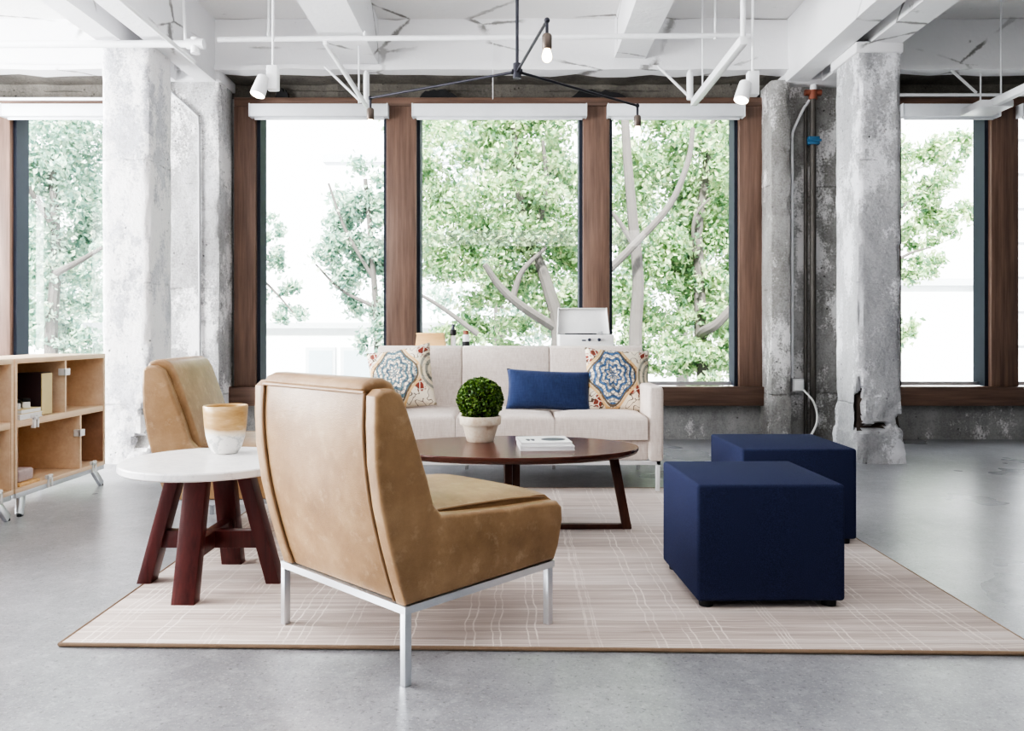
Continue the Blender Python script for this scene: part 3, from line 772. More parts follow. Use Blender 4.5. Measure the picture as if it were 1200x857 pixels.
leaf_mesh('foliage', u*rad[:, None]*np.array([1, 1, .96])+np.array([0, 0, .205]), u*.6+unit(n)*.7, unit(n)+u*.7, rng.uniform(.013, .021, n), .6, 'boxwood', pt)
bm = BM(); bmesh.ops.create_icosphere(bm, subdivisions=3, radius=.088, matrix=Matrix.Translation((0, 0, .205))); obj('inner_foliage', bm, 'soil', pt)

def magazine(label, loc, rot, w, d, h, cover, printed=False):
    m = thing('magazine', label, 'magazine', loc, rot, 'magazines stacked on the coffee table')
    bm = BM(); box(bm, -w/2+.003, w/2-.002, -d/2+.002, d/2-.002, .0015, h-.0015, .001); obj('pages', bm, 'paper', m)
    bm = BM(); box(bm, -w/2, w/2, -d/2, d/2, 0, .0015); box(bm, -w/2, w/2, -d/2, d/2, h-.0015, h); box(bm, -w/2, -w/2+.003, -d/2, d/2, 0, h); c = obj('cover', bm, cover, m, smooth=False)
    if printed:
        bm = BM()
        lathe(bm, [(.001, 0), (.05, 0), (.05, .0006), (.001, .0006)], n=32)
        for v_ in bm.verts: v_.co = Vector((v_.co.x*1.15+.045, v_.co.y*1.0-.01, v_.co.z+h))
        obj('cover_picture', bm, 'grey_print', c)
        for k in range(2):
            bm = BM()
            pts = [(-.075+.022*k+.009*math.cos(a)*(1+.3*math.sin(3*a)), -.02+.05*math.sin(a)*(.8+.2*math.cos(2*a))) for a in [2*PI*i/18 for i in range(18)]]
            prism(bm, pts, h, h+.0006, 'z'); obj('cover_mark', bm, 'grey_print', c)
    return m
magazine('white magazine lying underneath the other on the coffee table', (.155, 3.775, CT), math.radians(4), .25, .235, .019, 'white')
magazine('white magazine with a grey picture cover on top of the pair', (.148, 3.785, CT+.0192), math.radians(6), .238, .225, .016, 'white', True)

# ---------------------------------------------------------------- sofa
SX = -.012
t = thing('sofa', 'oatmeal woven three-seat sofa on a thin white metal frame', 'sofa', (SX, 4.77, RZ))
HW = .915
bm = BM()
box(bm, -HW+.02, HW-.02, .0, .025, .155, .18, .002); box(bm, -HW+.02, HW-.02, .74, .765, .155, .18, .002)
for x in (-HW+.02, HW-.045): box(bm, x, x+.025, 0, .765, .155, .18, .002)
obj('frame', bm, 'white_metal', t)
for x in (-HW+.035, -.3, .3, HW-.035):
    for y in (.012, .75):
        if abs(x) < .5 and y < .5: continue
        bm = BM(); bar(bm, (x, y, 0), (x, y, .157), .024, .024, (1, 0, 0), .002); obj('leg', bm, 'white_metal', t)
bm = BM(); box(bm, -HW+.09, HW-.09, .012, .76, .18, .305, .012, 3); obj('base', bm, 'sofa', t)
def cushion_box(x0, x1, y0, y1, z0, z1, bev, crown):
    bm = BM(); box(bm, x0, x1, y0, y1, z0, z1, bev, 4)
    return bm
bm = BM()
def crowned(bm, x0, x1, y0, y1, z0, z1, crown, bev=.03, nx=20, ny=10):
    """slab with rounded rim and softly raised top"""
    prof = [(0, z0), (0, z1-bev)]+[(bev*(1-math.cos(a)), z1-bev+bev*math.sin(a)) for a in (PI/6, PI/3, PI/2)]
    def ring(ins, z):
        return [(x0+ins, y0+ins, z), (x1-ins, y0+ins, z), (x1-ins, y1-ins, z), (x0+ins, y1-ins, z)]
    prev = None
    for ins, z in prof:
        cur = []
        c = ring(ins, z)
        for a, b, m_ in ((0, 1, nx), (1, 2, ny), (2, 3, nx), (3, 0, ny)):
            for i in range(m_): cur.append(bm.verts.new(Vector(c[a]).lerp(Vector(c[b]), i/m_)))
        if prev:
            N_ = len(cur)
            for k in range(N_): bm.faces.new((prev[k], prev[(k+1) % N_], cur[(k+1) % N_], cur[k]))
        else: bm.faces.new(list(reversed(cur)))
        prev = cur
    g = {}
    for i in range(nx+1):
        for j in range(ny+1):
            if j == 0: v_ = prev[i]
            elif i == nx: v_ = prev[nx+j]
            elif j == ny: v_ = prev[nx+ny+(nx-i)]
            elif i == 0: v_ = prev[2*nx+ny+(ny-j)] if j < ny else prev[2*nx+ny]
            else:
                uu, ww = i/nx, j/ny
                v_ = bm.verts.new((x0+bev+(x1-x0-2*bev)*uu, y0+bev+(y1-y0-2*bev)*ww, z1+crown*(1-(2*uu-1)**4)*(1-(2*ww-1)**4)))
            g[i, j] = v_
    for i in range(nx):
        for j in range(ny): bm.faces.new((g[i, j], g[i+1, j], g[i+1, j+1], g[i, j+1]))
seatx = [-HW+.095, -.325, .265, HW-.095]
for a, b in zip(seatx, seatx[1:]):
    bm = BM(); crowned(bm, a+.0015, b-.0015, -.012, .62, .306, .448, .012, .028); obj('seat_cushion', bm, 'sofa', t)
# leaning back in three panels
backx = [-HW+.02, -.325, .265, HW-.02]
for a, b in zip(backx, backx[1:]):
    pr_ = [(.52, .40), (.545, .44), (.625, .80), (.645, .838), (.68, .852), (.73, .845), (.765, .80), (.765, .20), (.56, .20)]
    bm = BM()
    prism(bm, pr_, a+.001, b-.001, 'x', .012, 3); obj('backrest', bm, 'sofa', t)
for sg in (-1, 1):
    pr_ = [(-.005, .18), (-.008, .585), (.0, .612), (.03, .622), (.5, .622), (.66, .622), (.66, .18)]
    bm = BM(); a, b = sorted((sg*HW, sg*(HW-.092))); prism(bm, pr_, a, b, 'x', .022, 4); obj('arm', bm, 'sofa', t)

def pillow(name, label, w, h, th, mat, loc, rot, group=None):
    """soft knife-edge cushion standing in local x/z, thickness along y"""
    bm = BM(); N_ = 22; V = {}
    for sd in (-1, 1):
        for i in range(N_+1):
            for j in range(N_+1):
                u_, v_ = 2*i/N_-1, 2*j/N_-1
                if sd == 1 and (i in (0, N_) or j in (0, N_)): V[sd, i, j] = V[-1, i, j]; continue
                px = 1-.055*(1-v_*v_)**1.0*abs(u_)**3; pz = 1-.07*(1-u_*u_)**1.0*abs(v_)**3
                thk = ((1-u_**2)*(1-v_**2))**.42
                wr = .004*math.sin(9*u_+4*v_)*thk
                V[sd, i, j] = bm.verts.new((u_*w/2*px, sd*(th/2*thk+wr), v_*h/2*pz))
        for i in range(N_):
            for j in range(N_): bm.faces.new((V[sd, i, j], V[sd, i+1, j], V[sd, i+1, j+1], V[sd, i, j+1]))
    o = obj(name, bm, mat, None, angle=180); tag(o, label, 'cushion', group)
    o.location = loc; o.rotation_euler = rot
    return o
R = math.radians
pl1 = pillow('throw_pillow', 'square ivory pillow with a sage medallion, leaning at the sofa end behind the armchair', .43, .42, .15, 'pil_pat_l', P(470, 444, 5.19), (R(-17), R(-10), R(-6)), 'medallion print pillows on the sofa')
pl2 = pillow('throw_pillow', 'square ivory pillow with a blue medallion, leaning against the visible sofa arm', .43, .42, .15, 'pil_pat_r', P(724, 446, 5.15), (R(-16), R(3), R(8)), 'medallion print pillows on the sofa')
pl3 = pillow('lumbar_pillow', 'plain navy blue lumbar pillow in the middle of the sofa', .54, .265, .13, 'navy_p', P(643, 457.5, 5.08), (R(-18), R(2.5), R(2)))

# ---------------------------------------------------------------- stools
def stool(label, corners, z1):
    cx = sum(c[0] for c in corners)/4; cy = sum(c[1] for c in corners)/4
    t = thing('cube_stool', label, 'stool', (cx, cy, RZ), 0, 'navy cube stools')
    bm = BM(); prism(bm, [(x-cx, y-cy) for x, y in corners], .024, z1-RZ, 'z')
    bmesh.ops.bevel(bm, geom=list(bm.edges), offset=.012, segments=4, profile=.5, affect='EDGES')
    obj('cushion', bm, 'navy', t)
    for x, y in corners:
        bm = BM(); X, Y = (x-cx)*.84, (y-cy)*.84; tube(bm, [(X, Y, 0), (X, Y, .026)], [.024, .026], 14); obj('foot', bm, 'black', t)
    return t
stool('navy blue cube stool nearest the camera', [(.637, 2.755), (1.148, 2.76), (1.13, 3.27), (.613, 3.26)], .438)
stool('navy blue cube stool behind the other, towards the grey column', [(1.025, 3.572), (1.538, 3.575), (1.535, 4.10), (1.015, 4.10)], .44)

# ---------------------------------------------------------------- console behind the sofa
t = thing('console_table', 'low white cabinet behind the sofa, body added to block reflections, carrying the record player', 'console table', (0, 6.05, 0))
bm = BM(); box(bm, -.84, .86, -.2, .2, .815, .845, .004); obj('table_top', bm, 'white', t)
bm = BM(); box(bm, -.82, .84, -.185, .185, .09, .815, .003); obj('cabinet', bm, 'shade', t)  # closed body added to block window reflections on the floor under the sofa
for x in (-.8, .82):
    for y in (-.17, .17):
        bm = BM(); bar(bm, (x, y, 0), (x, y, .0905), .03, .03, (1, 0, 0), .002); obj('leg', bm, 'white_metal', t)
CZT = .845
t = thing('record_player', 'white suitcase record player with its lid raised, behind the sofa', 'record player', (.545, 6.0, CZT))
bm = BM(); box(bm, -.2, .2, -.14, .16, .004, .092, .008, 3); obj('case', bm, 'white', t)
bm = BM(); box(bm, -.185, .185, -.125, .145, .0915, .096, .002); obj('deck', bm, 'black', t)
bm = BM(); lathe(bm, [(.001, .096), (.12, .096), (.12, .101), (.001, .102)], (-.03, .01, 0), 40); pltr = obj('platter', bm, 'black', t)
bm = BM(); tube(bm, [(.14, .1, .095), (.14, .1, .115), (.13, -.02, .112), (.09, -.07, .106)], .004, 8); obj('tone_arm', bm, 'chrome', t)
bm = BM(); q0, q1 = Vector((0, .165, .09)), Vector((0, .235, .292))
bar(bm, q0, q1, .4, .012, (1, 0, 0), .003)
for sx in (-.197, .197): bar(bm, Vector((sx, q0.y-.02, q0.z)), Vector((sx, q1.y-.02, q1.z)), .008, .045, (1, 0, 0), .002)
bar(bm, Vector((-.2, q1.y-.02, q1.z)), Vector((.2, q1.y-.02, q1.z)), .045, .008, (0, 1, 0), .002)
# taper lid top a little
for v in bm.verts:
    k = (v.co.z-.09)/.2; v.co.x *= 1-.06*max(0, min(1, k))
obj('lid', bm, 'white', t)
for x in (.02, .09):
    bm = BM(); tube(bm, [(x, -.141, .055), (x, -.158, .055)], .012, 12); obj('knob', bm, 'grey_print', t)
bm = BM(); box(bm, -.035, -.005, -.143, -.139, .045, .055); obj('maker_plate', bm, 'grey_print', t, smooth=False)
t = thing('wooden_box', 'small honey-coloured wooden box on the console behind the sofa', 'box', (-.605, 6.0, CZT))
bm = BM(); prism(bm, [(-.112, 0), (.112, 0), (.095, .09), (-.1, .09)], -.07, .07, 'y', .003, 2); obj('body', bm, 'oak_box', t)
bm = BM(); box(bm, -.104, .1, -.073, .073, .09, .105, .003); obj('lid', bm, 'oak_box', t)
t = thing('bottle', 'taller dark slim bottle standing behind the sofa', 'bottle', (-.44, 6.0, CZT))
bm = BM(); lathe(bm, [(.001, 0), (.02, 0), (.02, .07), (.01, .09), (.01, .12), (.001, .12)], n=20); obj('glass', bm, 'white', t)
bm = BM(); lathe(bm, [(.013, .085), (.024, .09), (.024, .125), (.013, .13)], n=20); obj('label_band', bm, 'black', t)
bm = BM(); lathe(bm, [(.001, .128), (.013, .128), (.013, .168), (.001, .17)], n=16); obj('cap', bm, 'grey_print', t)
t = thing('bottle', 'shorter bottle with a copper cap and dark foot behind the sofa', 'bottle', (-.345, 6.0, CZT))
bm = BM(); lathe(bm, [(.001, 0), (.026, 0), (.026, .08), (.016, .095), (.001, .095)], n=20); obj('glass', bm, 'white', t)
bm = BM(); lathe(bm, [(.001, .093), (.02, .093), (.02, .12), (.001, .122)], n=16); obj('cap', bm, 'rust', t)
bm = BM(); lathe(bm, [(.0265, .002), (.027, .01), (.027, .035), (.0265, .04)], n=20, closed=False); obj('label_band', bm, 'black', t)

# ---------------------------------------------------------------- bookcases
FX, BD = -2.56, .38
def bookcase(label, y0, y1, dv_up, dv_low, shaded_end):
    t = thing('bookcase', label, 'bookcase', (FX-BD/2, (y0+y1)/2, 0), 0, 'pale wood bookcases')
    X0, X1 = -BD/2, BD/2; Y0, Y1 = -(y1-y0)/2, (y1-y0)/2; cy = (y0+y1)/2
    def bd(nm, a, b, c, d, e, f, mat='maple'):
        bm = BM(); box(bm, a, b, c, d, e, f, .0015); return obj(nm, bm, mat, t)
    bd('top_board', X0, X1, Y0, Y1, .795, .822); bd('bottom_board', X0, X1, Y0, Y1, .125, .148); bd('middle_shelf', X0+.012, X1-.004, Y0+.018, Y1-.018, .463, .497)
    bd('side_panel', X0, X1, Y0, Y0+.018, .148, .795); bd('side_panel', X0, X1, Y1-.018, Y1, .148, .795)
    bd('back_panel', X0, X0+.012, Y0+.018, Y1-.018, .148, .795)
    bd('divider', X0+.012, X1-.004, dv_up-cy-.009, dv_up-cy+.009, .497, .795)
    bd('divider', X0+.012, X1-.004, dv_low-cy-.009, dv_low-cy+.009, .148, .463)
    bd('end_overlay', X0+.013, X1-.006, Y1-.022, Y1-.0185, .149, .462, 'maple_shaded' if shaded_end else 'maple')  # thin overlay on the end panel; the darker maple paints in its shade
    bm = BM(); box(bm, X1-.03, X1-.004, Y0+.01, Y1-.01, .098, .125, .002); box(bm, X0+.004, X0+.03, Y0+.01, Y1-.01, .098, .125, .002)
    for yy in (Y0+.06, Y1-.085): box(bm, X0+.03, X1-.03, yy, yy+.025, .098, .125, .002)
    obj('base_rail', bm, 'chrome', t)
    for sx in (-1, 1):
        for sy in (-1, 1):
            bm = BM(); bar(bm, (sx*(BD/2-.03), sy*(Y1-.1), .11), (sx*(BD/2-.005), sy*(Y1-.04), .008), .045, .022, (0, 1, 0), .003)
            lg = obj('leg', bm, 'chrome', t)
            bm = BM(); tube(bm, [(sx*(BD/2-.005), sy*(Y1-.04), 0), (sx*(BD/2-.005), sy*(Y1-.04), .012)], .012, 10); obj('foot', bm, 'black', lg)
    for (py, pz, vert) in ((dv_up-cy, .73, 0), (dv_low-cy, .36, 0), (dv_up-cy-.3, .48, 1), (dv_low-cy-.33, .136, 1), (dv_low-cy+.14, .136, 1)):
        bm = BM(); e = X1-.004
        if vert:
            box(bm, e-.01, e+.012, py-.022, py-.010, pz-.034, pz+.034, .002); box(bm, e-.01, e+.012, py+.010, py+.022, pz-.034, pz+.034, .002); box(bm, e+.0, e+.012, py-.022, py+.022, pz+.01, pz+.024, .002)
        else:
            box(bm, e-.03, e+.010, py-.026, py-.012, pz-.02, pz+.02, .002); box(bm, e-.03, e+.010, py+.012, py+.026, pz-.02, pz+.02, .002); box(bm, e+.0, e+.012, py-.026, py+.026, pz-.02, pz+.02, .002)
        obj('clip', bm, 'white', t)
    return t
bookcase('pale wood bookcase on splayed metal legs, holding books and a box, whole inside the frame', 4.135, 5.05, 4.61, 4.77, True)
bookcase('pale wood bookcase cut off by the picture edge, joined to its neighbour', 3.20, 4.12, 3.70, 3.86, False)
sz, fz = .4975, .1485
t = thing('storage_box', 'dark plum box file with a cream side, standing in the bookcase', 'box', (-2.665, 4.485, sz))
bm = BM(); box(bm, -.075, .06, -.052, .052, 0, .235, .003); obj('case', bm, 'cover_dark', t)
bm = BM(); box(bm, .0605, .066, -.05, .05, .004, .232, .001); obj('side_label', bm, 'bone', t)
def book(label, loc, w, d, h, cov):
    b = thing('book', label, 'book', loc, 0, 'pale books lying in the bookcase')
    bm = BM(); box(bm, -w/2+.004, w/2-.003, -d/2+.003, d/2-.003, .003, h-.003); obj('pages', bm, 'paper', b, smooth=False)
    bm = BM(); box(bm, -w/2, w/2, -d/2, d/2, 0, .003); box(bm, -w/2, w/2, -d/2, d/2, h-.003, h); box(bm, -w/2, -w/2+.004, -d/2, d/2, 0, h); obj('cover', bm, cov, b, smooth=False)
book('white book at the bottom of the small pile in the bookcase', (-2.66, 4.30, sz), .17, .2, .028, 'white')
book('cream book on top of the small pile in the bookcase', (-2.655, 4.31, sz+.0285), .15, .18, .024, 'bone')
for k, (yy, lab) in enumerate(((4.25, 'small black and white toy camera nearer the bookcase end, on the book pile'), (4.335, 'small black and white toy camera beside the dark box file'))):
    cm = thing('toy_camera', lab, 'ornament', (-2.63, yy, sz+.053), R(-50), 'toy cameras on the book pile')
    bm = BM(); box(bm, -.038, .038, -.018, .018, 0, .034, .004); obj('body', bm, 'white', cm)
    bm = BM(); box(bm, -.038, .038, -.0185, .0185, .034, .052, .004); obj('top_plate', bm, 'black', cm)
    bm = BM(); tube(bm, [(0, -.016, .018), (0, -.036, .018)], .015, 14); obj('lens', bm, 'black', cm)
t = thing('wood_tray', 'small honey wood tray on the lowest bookcase shelf', 'tray', (-2.65, 4.28, fz))
bm = BM(); box(bm, -.08, .08, -.09, .09, 0, .016, .003); obj('board', bm, 'oak_box', t)
bm = BM(); box(bm, -.055, .055, -.065, .065, 0, .065, .012, 3); o = tag(obj('keepsake_box', bm, 'pinkish'), 'small patterned pinkish box on the wooden tray', 'box'); o.location = (-2.645, 4.28, fz+.0165)

# ---------------------------------------------------------------- outside
GZ = -.75
bm = BM(); box(bm, -40, 40, WB+.35, 60, GZ-.1, GZ); struct('street', bm, 'street', 'pale pavement outside the windows', 'street', smooth=False)
bm = BM(); box(bm, WL-.3, WR+.3, WB+.3, WB+.36, GZ-.1, 0); struct('wall_outside', bm, 'wall', 'concrete plinth outside below the windows', 'wall', smooth=False)

def tree(name, label, base, limbs, blobs, nleaf, size, mat, kind_group='trees outside the windows'):
    t = thing(name, label, 'tree', base, 0, kind_group); b = Vector(base)
    for k, (pts, r0, r1) in enumerate(limbs):
        p = smooth_line([Vector(q)-b for q in pts], 5); m_ = len(p)
        bm = BM(); tube(bm, p, [r0+(r1-r0)*i/(m_-1) for i in range(m_)], 9); obj('trunk' if k == 0 else 'branch', bm, 'bark', t)
    C = []; N_ = []
    vol = np.array([bl[1]*bl[2]*bl[3] for bl in blobs])**.7; vol /= vol.sum()
    for bl, f in zip(blobs, vol):
        n = int(nleaf*f*2.3); u_ = unit(n)
        cl = unit(max(8, n//150))                                     # leaves sit in tufts
        cr = cl*(.45+.55*rng.random((len(cl), 1))**.5)
        pick = rng.integers(0, len(cl), n)
        q = cr[pick]+rng.normal(size=(n, 3))*.15
        C.append(q*np.array(bl[1:4])+np.array(bl[0])-np.array(base)); N_.append(u_*.8+np.array([0, -.2, .6]))
    C = np.concatenate(C); N_ = np.concatenate(N_); n = len(C)
    leaf_mesh('foliage', C, N_, unit(n)+np.array([0, 0, -.3]), rng.uniform(size*.62, size*1.2, n), .55, mat, t)
    return t
def PP(px, py, Y): return tuple(P(px, py, Y))
def blob(px, py, Y, rx, rz, ry=None):
    p = PP(px, py, Y); k = Y/F; return (p, rx*k, (ry or min(rx, rz)*1.0)*k, rz*k)
tree('street_tree', 'leafy tree filling the second middle window', (.55, 11.6, GZ),
     [([(.55, 11.6, GZ), PP(655, 400, 11.5), PP(640, 330, 11.4), PP(612, 250, 11.4), PP(600, 120, 11.4)], .13, .04),
      ([PP(652, 385, 11.5), PP(610, 358, 11.2), PP(585, 335, 11.1), PP(568, 310, 11.0)], .075, .04),
      ([PP(600, 352, 11.2), PP(612, 318, 11.2), PP(640, 290, 11.2)], .05, .025),
      ([PP(560, 392, 11.2), PP(520, 362, 11.2), PP(492, 345, 11.2)], .04, .02),
      ([PP(625, 290, 11.4), PP(640, 220, 11.4), PP(636, 165, 11.3)], .05, .025)],
     [blob(540, 170, 11.8, 80, 60), blob(630, 170, 11.9, 70, 60), blob(590, 235, 11.5, 90, 50), blob(520, 270, 11.6, 55, 55), blob(585, 300, 11.7, 60, 45), blob(655, 250, 12, 50, 60), blob(650, 340, 12, 50, 50), blob(580, 385, 12, 60, 40), blob(510, 395, 12, 45, 25), blob(600, 90, 11.8, 110, 60)], 15000, .105, 'leaf_a')
tree('street_tree', 'pale-trunked tree in the third middle window', (2.0, 10.6, GZ),
     [([(1.75, 10.6, GZ), PP(745, 410, 10.6), PP(748, 330, 10.6), PP(742, 260, 10.6), PP(735, 180, 10.6), PP(730, 90, 10.6)], .10, .05),
      ([PP(708, 322, 10.3), PP(745, 285, 10.3), PP(785, 240, 10.3), PP(806, 190, 10.3), PP(812, 150, 10.3)], .055, .03),
      ([PP(745, 290, 10.6), PP(722, 255, 10.6), PP(705, 240, 10.6)], .04, .02)],
     [blob(760, 170, 11.6, 60, 50), blob(830, 200, 11.8, 60, 60), blob(770, 260, 11.9, 55, 55), blob(840, 310, 12, 50, 50), blob(760, 350, 11.8, 50, 60), blob(800, 100, 11.8, 90, 50), blob(730, 390, 12, 40, 50)], 9500, .105, 'leaf_a')
tree('street_tree', 'tree with a forked low branch in the third middle window, nearest the rough pilaster', (3.1, 11.4, GZ),
     [([(2.9, 11.6, GZ), PP(822, 420, 11.6), PP(820, 330, 11.6), PP(818, 270, 11.6), PP(826, 215, 11.6), PP(836, 120, 11.6)], .10, .05),
      ([PP(821, 396, 11.6), PP(826, 388, 11.2), PP(842, 378, 11.0), PP(870, 345, 10.9), PP(890, 310, 10.9)], .085, .045),
      ([PP(812, 295, 11.5), PP(814, 255, 11.4), PP(832, 232, 11.4)], .03, .015)],
     [blob(850, 250, 12.4, 60, 50), blob(825, 400, 11.5, 70, 40), blob(800, 430, 11.3, 60, 30), blob(880, 180, 12.4, 60, 60), blob(845, 340, 12.6, 50, 40)], 7000, .105, 'leaf_a')
tree('street_tree', 'small pale tree beside the white building in the first middle window', (-2.0, 11.8, GZ),
     [([(-2.0, 11.8, GZ), PP(442, 400, 11.8), PP(436, 300, 11.8), PP(428, 210, 11.8)], .06, .03), ([PP(440, 330, 11.8), PP(405, 270, 11.8), PP(385, 215, 11.8)], .035, .015), ([PP(440, 360, 11.8), PP(400, 340, 11.8), PP(370, 310, 11.8)], .03, .012)],
     [blob(430, 220, 12, 48, 32), blob(425, 265, 12, 42, 40), blob(400, 305, 12, 48, 34), blob(440, 330, 12, 34, 50), blob(446, 390, 11.8, 26, 40), blob(462, 260, 12, 30, 60)], 5200, .1, 'leaf_b')
tree('street_tree', 'thin sprig of a tree at the edge of the first middle window', (-4.0, 12, GZ),
     [([(-4.0, 12, GZ), PP(290, 400, 12), PP(300, 330, 12), PP(305, 270, 12)], .05, .02), ([PP(300, 320, 12), PP(325, 345, 12), PP(348, 372, 12)], .02, .01)],
     [blob(315, 270, 12, 26, 18), blob(310, 320, 12, 24, 40), blob(335, 355, 12, 26, 22), blob(270, 300, 12, 40, 60)], 1500, .1, 'leaf_b')
tree('street_tree', 'dense cool green tree behind the bookcases', (-6.6, 11.6, GZ),
     [([(-6.6, 11.6, GZ), PP(60, 400, 11.6), PP(66, 300, 11.6), PP(60, 180, 11.6)], .11, .05), ([PP(66, 320, 11.4), PP(95, 305, 11.2), PP(120, 290, 11.2)], .05, .025), ([PP(60, 260, 11.4), PP(30, 215, 11.2), PP(10, 190, 11.2)], .05, .02)],
     [blob(40, 170, 11.8, 70, 50), blob(100, 200, 11.8, 60, 60), blob(50, 260, 11.8, 60, 55), blob(110, 300, 11.9, 50, 50), blob(40, 350, 11.8, 50, 45), blob(105, 385, 12, 50, 40), blob(60, 100, 11.8, 100, 50), blob(60, 410, 11.8, 70, 25), blob(-40, 260, 12, 60, 140)], 11000, .1, 'leaf_b')
tree('street_tree', 'airy yellow-green tree past the chipped grey column', (5.0, 11.5, GZ),
     [([(4.9, 11.5, GZ), PP(1005, 380, 11.5), PP(1015, 260, 11.5), PP(1020, 150, 11.5)], .09, .04), ([PP(1015, 270, 11.4), PP(1060, 240, 11.4), PP(1110, 205, 11.4)], .035, .012), ([PP(1015, 330, 11.4), PP(1060, 300, 11.4), PP(1090, 290, 11.4)], .03, .01)],
     [blob(1080, 200, 11.6, 48, 34), blob(1075, 255, 11.6, 45, 30), blob(1110, 265, 11.6, 34, 26), blob(1070, 310, 11.6, 34, 26), blob(1060, 395, 11.6, 20, 40), blob(1000, 220, 11.8, 60, 90), blob(1120, 175, 11.8, 25, 20)], 4600, .1, 'leaf_a')

for px, Yd, rx, pz, rz, lab in ((585, 17.5, 130, 285, 150, 'hazy background tree far behind the second middle window'), (800, 17, 110, 270, 160, 'hazy background tree far behind the third middle window'), (60, 17, 100, 280, 150, 'hazy background tree far behind the bookcase window')):
    bx_, by_, bz_ = PP(px, 400, Yd)
    tree('street_tree', lab, (bx_, by_, GZ), [([(bx_, by_, GZ), PP(px, 300, Yd), PP(px+4, 180, Yd)], .14, .05)],
         [blob(px-rx*.45, pz-rz*.45, Yd, rx*.5, rz*.45), blob(px+rx*.45, pz-rz*.4, Yd, rx*.5, rz*.45), blob(px-rx*.4, pz+rz*.4, Yd, rx*.5, rz*.4), blob(px+rx*.4, pz+rz*.45, Yd, rx*.5, rz*.4), blob(px, pz, Yd, rx*.6, rz*.45)], 2600, .16, 'leaf_b')
# low white building seen through the first middle window
t = thing('low_building', 'low white building with grey windows beyond the first middle window', 'building', (-3.6, 15.5, GZ))
zt = .97+9*14/F-GZ
bm = BM(); box(bm, -4., 2.2, -1, 3, 0, zt-.1); obj('wall', bm, 'render', t, smooth=False)
bm = BM(); box(bm, -4.1, 2.3, -1.12, 3.1, zt-.1, zt); obj('parapet', bm, 'render_w', t, smooth=False)
for x, w, h in ((-.95, .75, .75), (.15, .42, 1.25), (.82, .5, 1.25), (-2.2, .8, .75)):
    bm = BM(); box(bm, x-w/2-.06, x+w/2+.06, -1.05, -.98, .1, .16+h); f_ = obj('window', bm, 'render_w', t, smooth=False)
    bm = BM(); box(bm, x-w/2, x+w/2, -1.06, -1.045, .16, .1+h); obj('pane', bm, 'bwin', f_, smooth=False)
t = thing('tower_building', 'pale grey tall building far behind the white low building', 'building', (-5.2, 31, GZ))
bm = BM(); box(bm, -2, 4.6, 0, 6, 0, 8.2); obj('wall', bm, 'render_g', t, smooth=False)
bm = BM(); box(bm, -2.1, 4.7, -.1, 6, 8.2, 8.5); obj('parapet', bm, 'render_w', t, smooth=False)
t = thing('garage_building', 'plain white building behind the car, past the grey column', 'building', (9.5, 15, GZ))
bm = BM(); box(bm, -3.5, 3.5, 0, 5, 0, 2.55); obj('wall', bm, 'render', t, smooth=False)
bm = BM(); box(bm, -3.6, 3.6, -.1, 5, 2.55, 2.68); obj('parapet', bm, 'render_w', t, smooth=False)
t = thing('clapboard_house', 'pale house with horizontal siding beyond the last walnut post', 'building', (10.1, 14.0, GZ))
bm = BM(); box(bm, -1.4, 2.5, 0, .9, 0, 5.6)
for k in range(9): box(bm, -1.42, 2.5, -.04, 0.01, .25+k*.6, .30+k*.6)
obj('wall', bm, 'render_g', t, smooth=False)
t = thing('parked_car', 'white car with green tinted glass parked past the grey column', 'car', (7.9, 11.5, GZ))
body = [(-2.1, .3), (-2.1, .62), (-1.95, .78), (-1.2, .88), (-.55, 1.36), (-.2, 1.44), (.7, 1.44), (1.3, 1.2), (1.75, .92), (2.05, .85), (2.1, .5), (2.05, .3)]
bm = BM(); prism(bm, body, -.85, .85, 'y', .06, 3); obj('body', bm, 'car', t)
bm = BM(); prism(bm, [(-1.05, .92), (-.5, 1.31), (-.15, 1.37), (.2, 1.37), (.2, .92)], -.86, -.845, 'y'); obj('side_window', bm, 'car_glass', t, smooth=False)
bm = BM(); prism(bm, [(.28, .92), (.28, 1.37), (.66, 1.37), (1.2, 1.16), (1.35, .92)], -.86, -.845, 'y'); obj('side_window', bm, 'car_glass', t, smooth=False)
bm = BM(); tube(bm, [(-1.1, -.862, .9), (-.52, -.862, 1.34), (-.15, -.862, 1.40), (.66, -.862, 1.40), (1.25, -.862, 1.18), (1.4, -.862, .9)], .016, 6); obj('window_trim', bm, 'black', t)
for x in (-1.3, 1.3):
    for y in (-.8, .8):
        bm = BM(); tube(bm, [(x, y-.1, .32), (x, y+.1, .32)], .32, 24); w_ = obj('wheel', bm, 'tyre', t)
        bm = BM(); tube(bm, [(x, y-.105, .32), (x, y+.105, .32)], .19, 20); obj('hub', bm, 'chrome', w_)

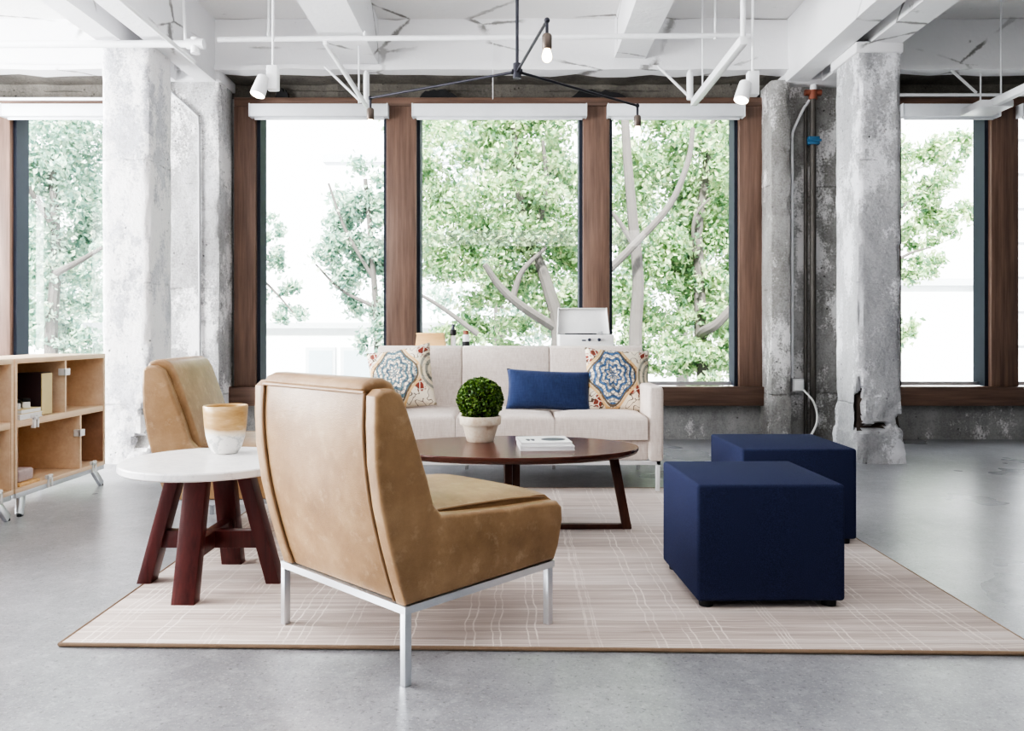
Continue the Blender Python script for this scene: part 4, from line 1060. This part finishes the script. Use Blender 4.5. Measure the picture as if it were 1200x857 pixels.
# ---------------------------------------------------------------- light
W = bpy.data.worlds.new('sky'); SC.world = W; W.use_nodes = True
nt = W.node_tree; nt.nodes.clear()
bg = nt.nodes.new('ShaderNodeBackground'); wo = nt.nodes.new('ShaderNodeOutputWorld')
tcn = nt.nodes.new('ShaderNodeTexCoord'); sp = nt.nodes.new('ShaderNodeSeparateXYZ'); rp = nt.nodes.new('ShaderNodeValToRGB')
nt.links.new(tcn.outputs['Generated'], sp.inputs[0]); nt.links.new(sp.outputs[2], rp.inputs[0]); nt.links.new(rp.outputs[0], bg.inputs[0]); nt.links.new(bg.outputs[0], wo.inputs[0])
rp.color_ramp.elements[0].color = (1, 1, 1, 1); rp.color_ramp.elements[1].color = (.9, .95, 1, 1)
bg.inputs[1].default_value = 3.0
def lamp(name, typ, loc, rot, energy, color=(1, 1, 1), **kw):
    l = bpy.data.lights.new(name, typ); l.energy = energy; l.color = color
    for k, v in kw.items(): setattr(l, k, v)
    o = bpy.data.objects.new(name, l); COL.objects.link(o); o.location = loc; o.rotation_euler = rot; return o
sun = lamp('sun', 'SUN', (0, 0, 12), (R(42), 0, R(-12)), 9.0, (1, .97, .9), angle=R(6))
def portal(loc, rot, sx, sy):
    o = lamp('daylight_portal', 'AREA', loc, rot, 1, shape='RECTANGLE', size=sx, size_y=sy); o.data.cycles.is_portal = True
for x0, x1, _ in wins: portal(((x0+x1)/2, 7.34, 1.7), (R(-90), 0, 0), x1-x0, 2.45)
for y0, y1 in openings:
    portal((WL-.3, (y0+y1)/2, 1.72), (0, R(-90), 0), 2.55, y1-y0)
    lamp('side_daylight', 'AREA', (WL-.35, (y0+y1)/2, 1.75), (0, R(-90), 0), 150 if y0 < 2 else 430, (.97, .985, 1), shape='RECTANGLE', size=2.4, size_y=y1-y0)
for x in (-3, 0, 3):
    lamp('camera_side_fill', 'AREA', (x, -1.5, 3.4), (R(18), 0, 0), 4, (1, .97, .93), shape='RECTANGLE', size=1.6, size_y=1.2)  # unseen fill added behind the camera for surfaces facing it

lamp('ceiling_fill', 'AREA', (0, 1.2, 2.5), (R(158), 0, 0), 60, (1, .99, .97), shape='RECTANGLE', size=4.5, size_y=1.0)  # added uplight out of view, brightens the ceiling

# ---------------------------------------------------------------- camera
cam = bpy.data.cameras.new('camera'); co = bpy.data.objects.new('camera', cam); COL.objects.link(co)
co.location = (0, 0, CAMZ); co.rotation_euler = (R(90), 0, 0)
cam.sensor_width = 36; cam.lens = 36*F/1200; cam.shift_y = -41.5/1200; cam.clip_end = 200
cam.dof.use_dof = True; cam.dof.focus_distance = 3.6; cam.dof.aperture_fstop = 11
SC.camera = co
SC.view_settings.view_transform = 'AgX'
SC.view_settings.look = 'AgX - High Contrast'
SC.view_settings.exposure = 0.8
SC.cycles.use_denoising = True; SC.cycles.denoising_prefilter = 'ACCURATE'
SC.cycles.max_bounces = 8; SC.cycles.diffuse_bounces = 5; SC.cycles.transparent_max_bounces = 12
SC.cycles.sample_clamp_indirect = 8
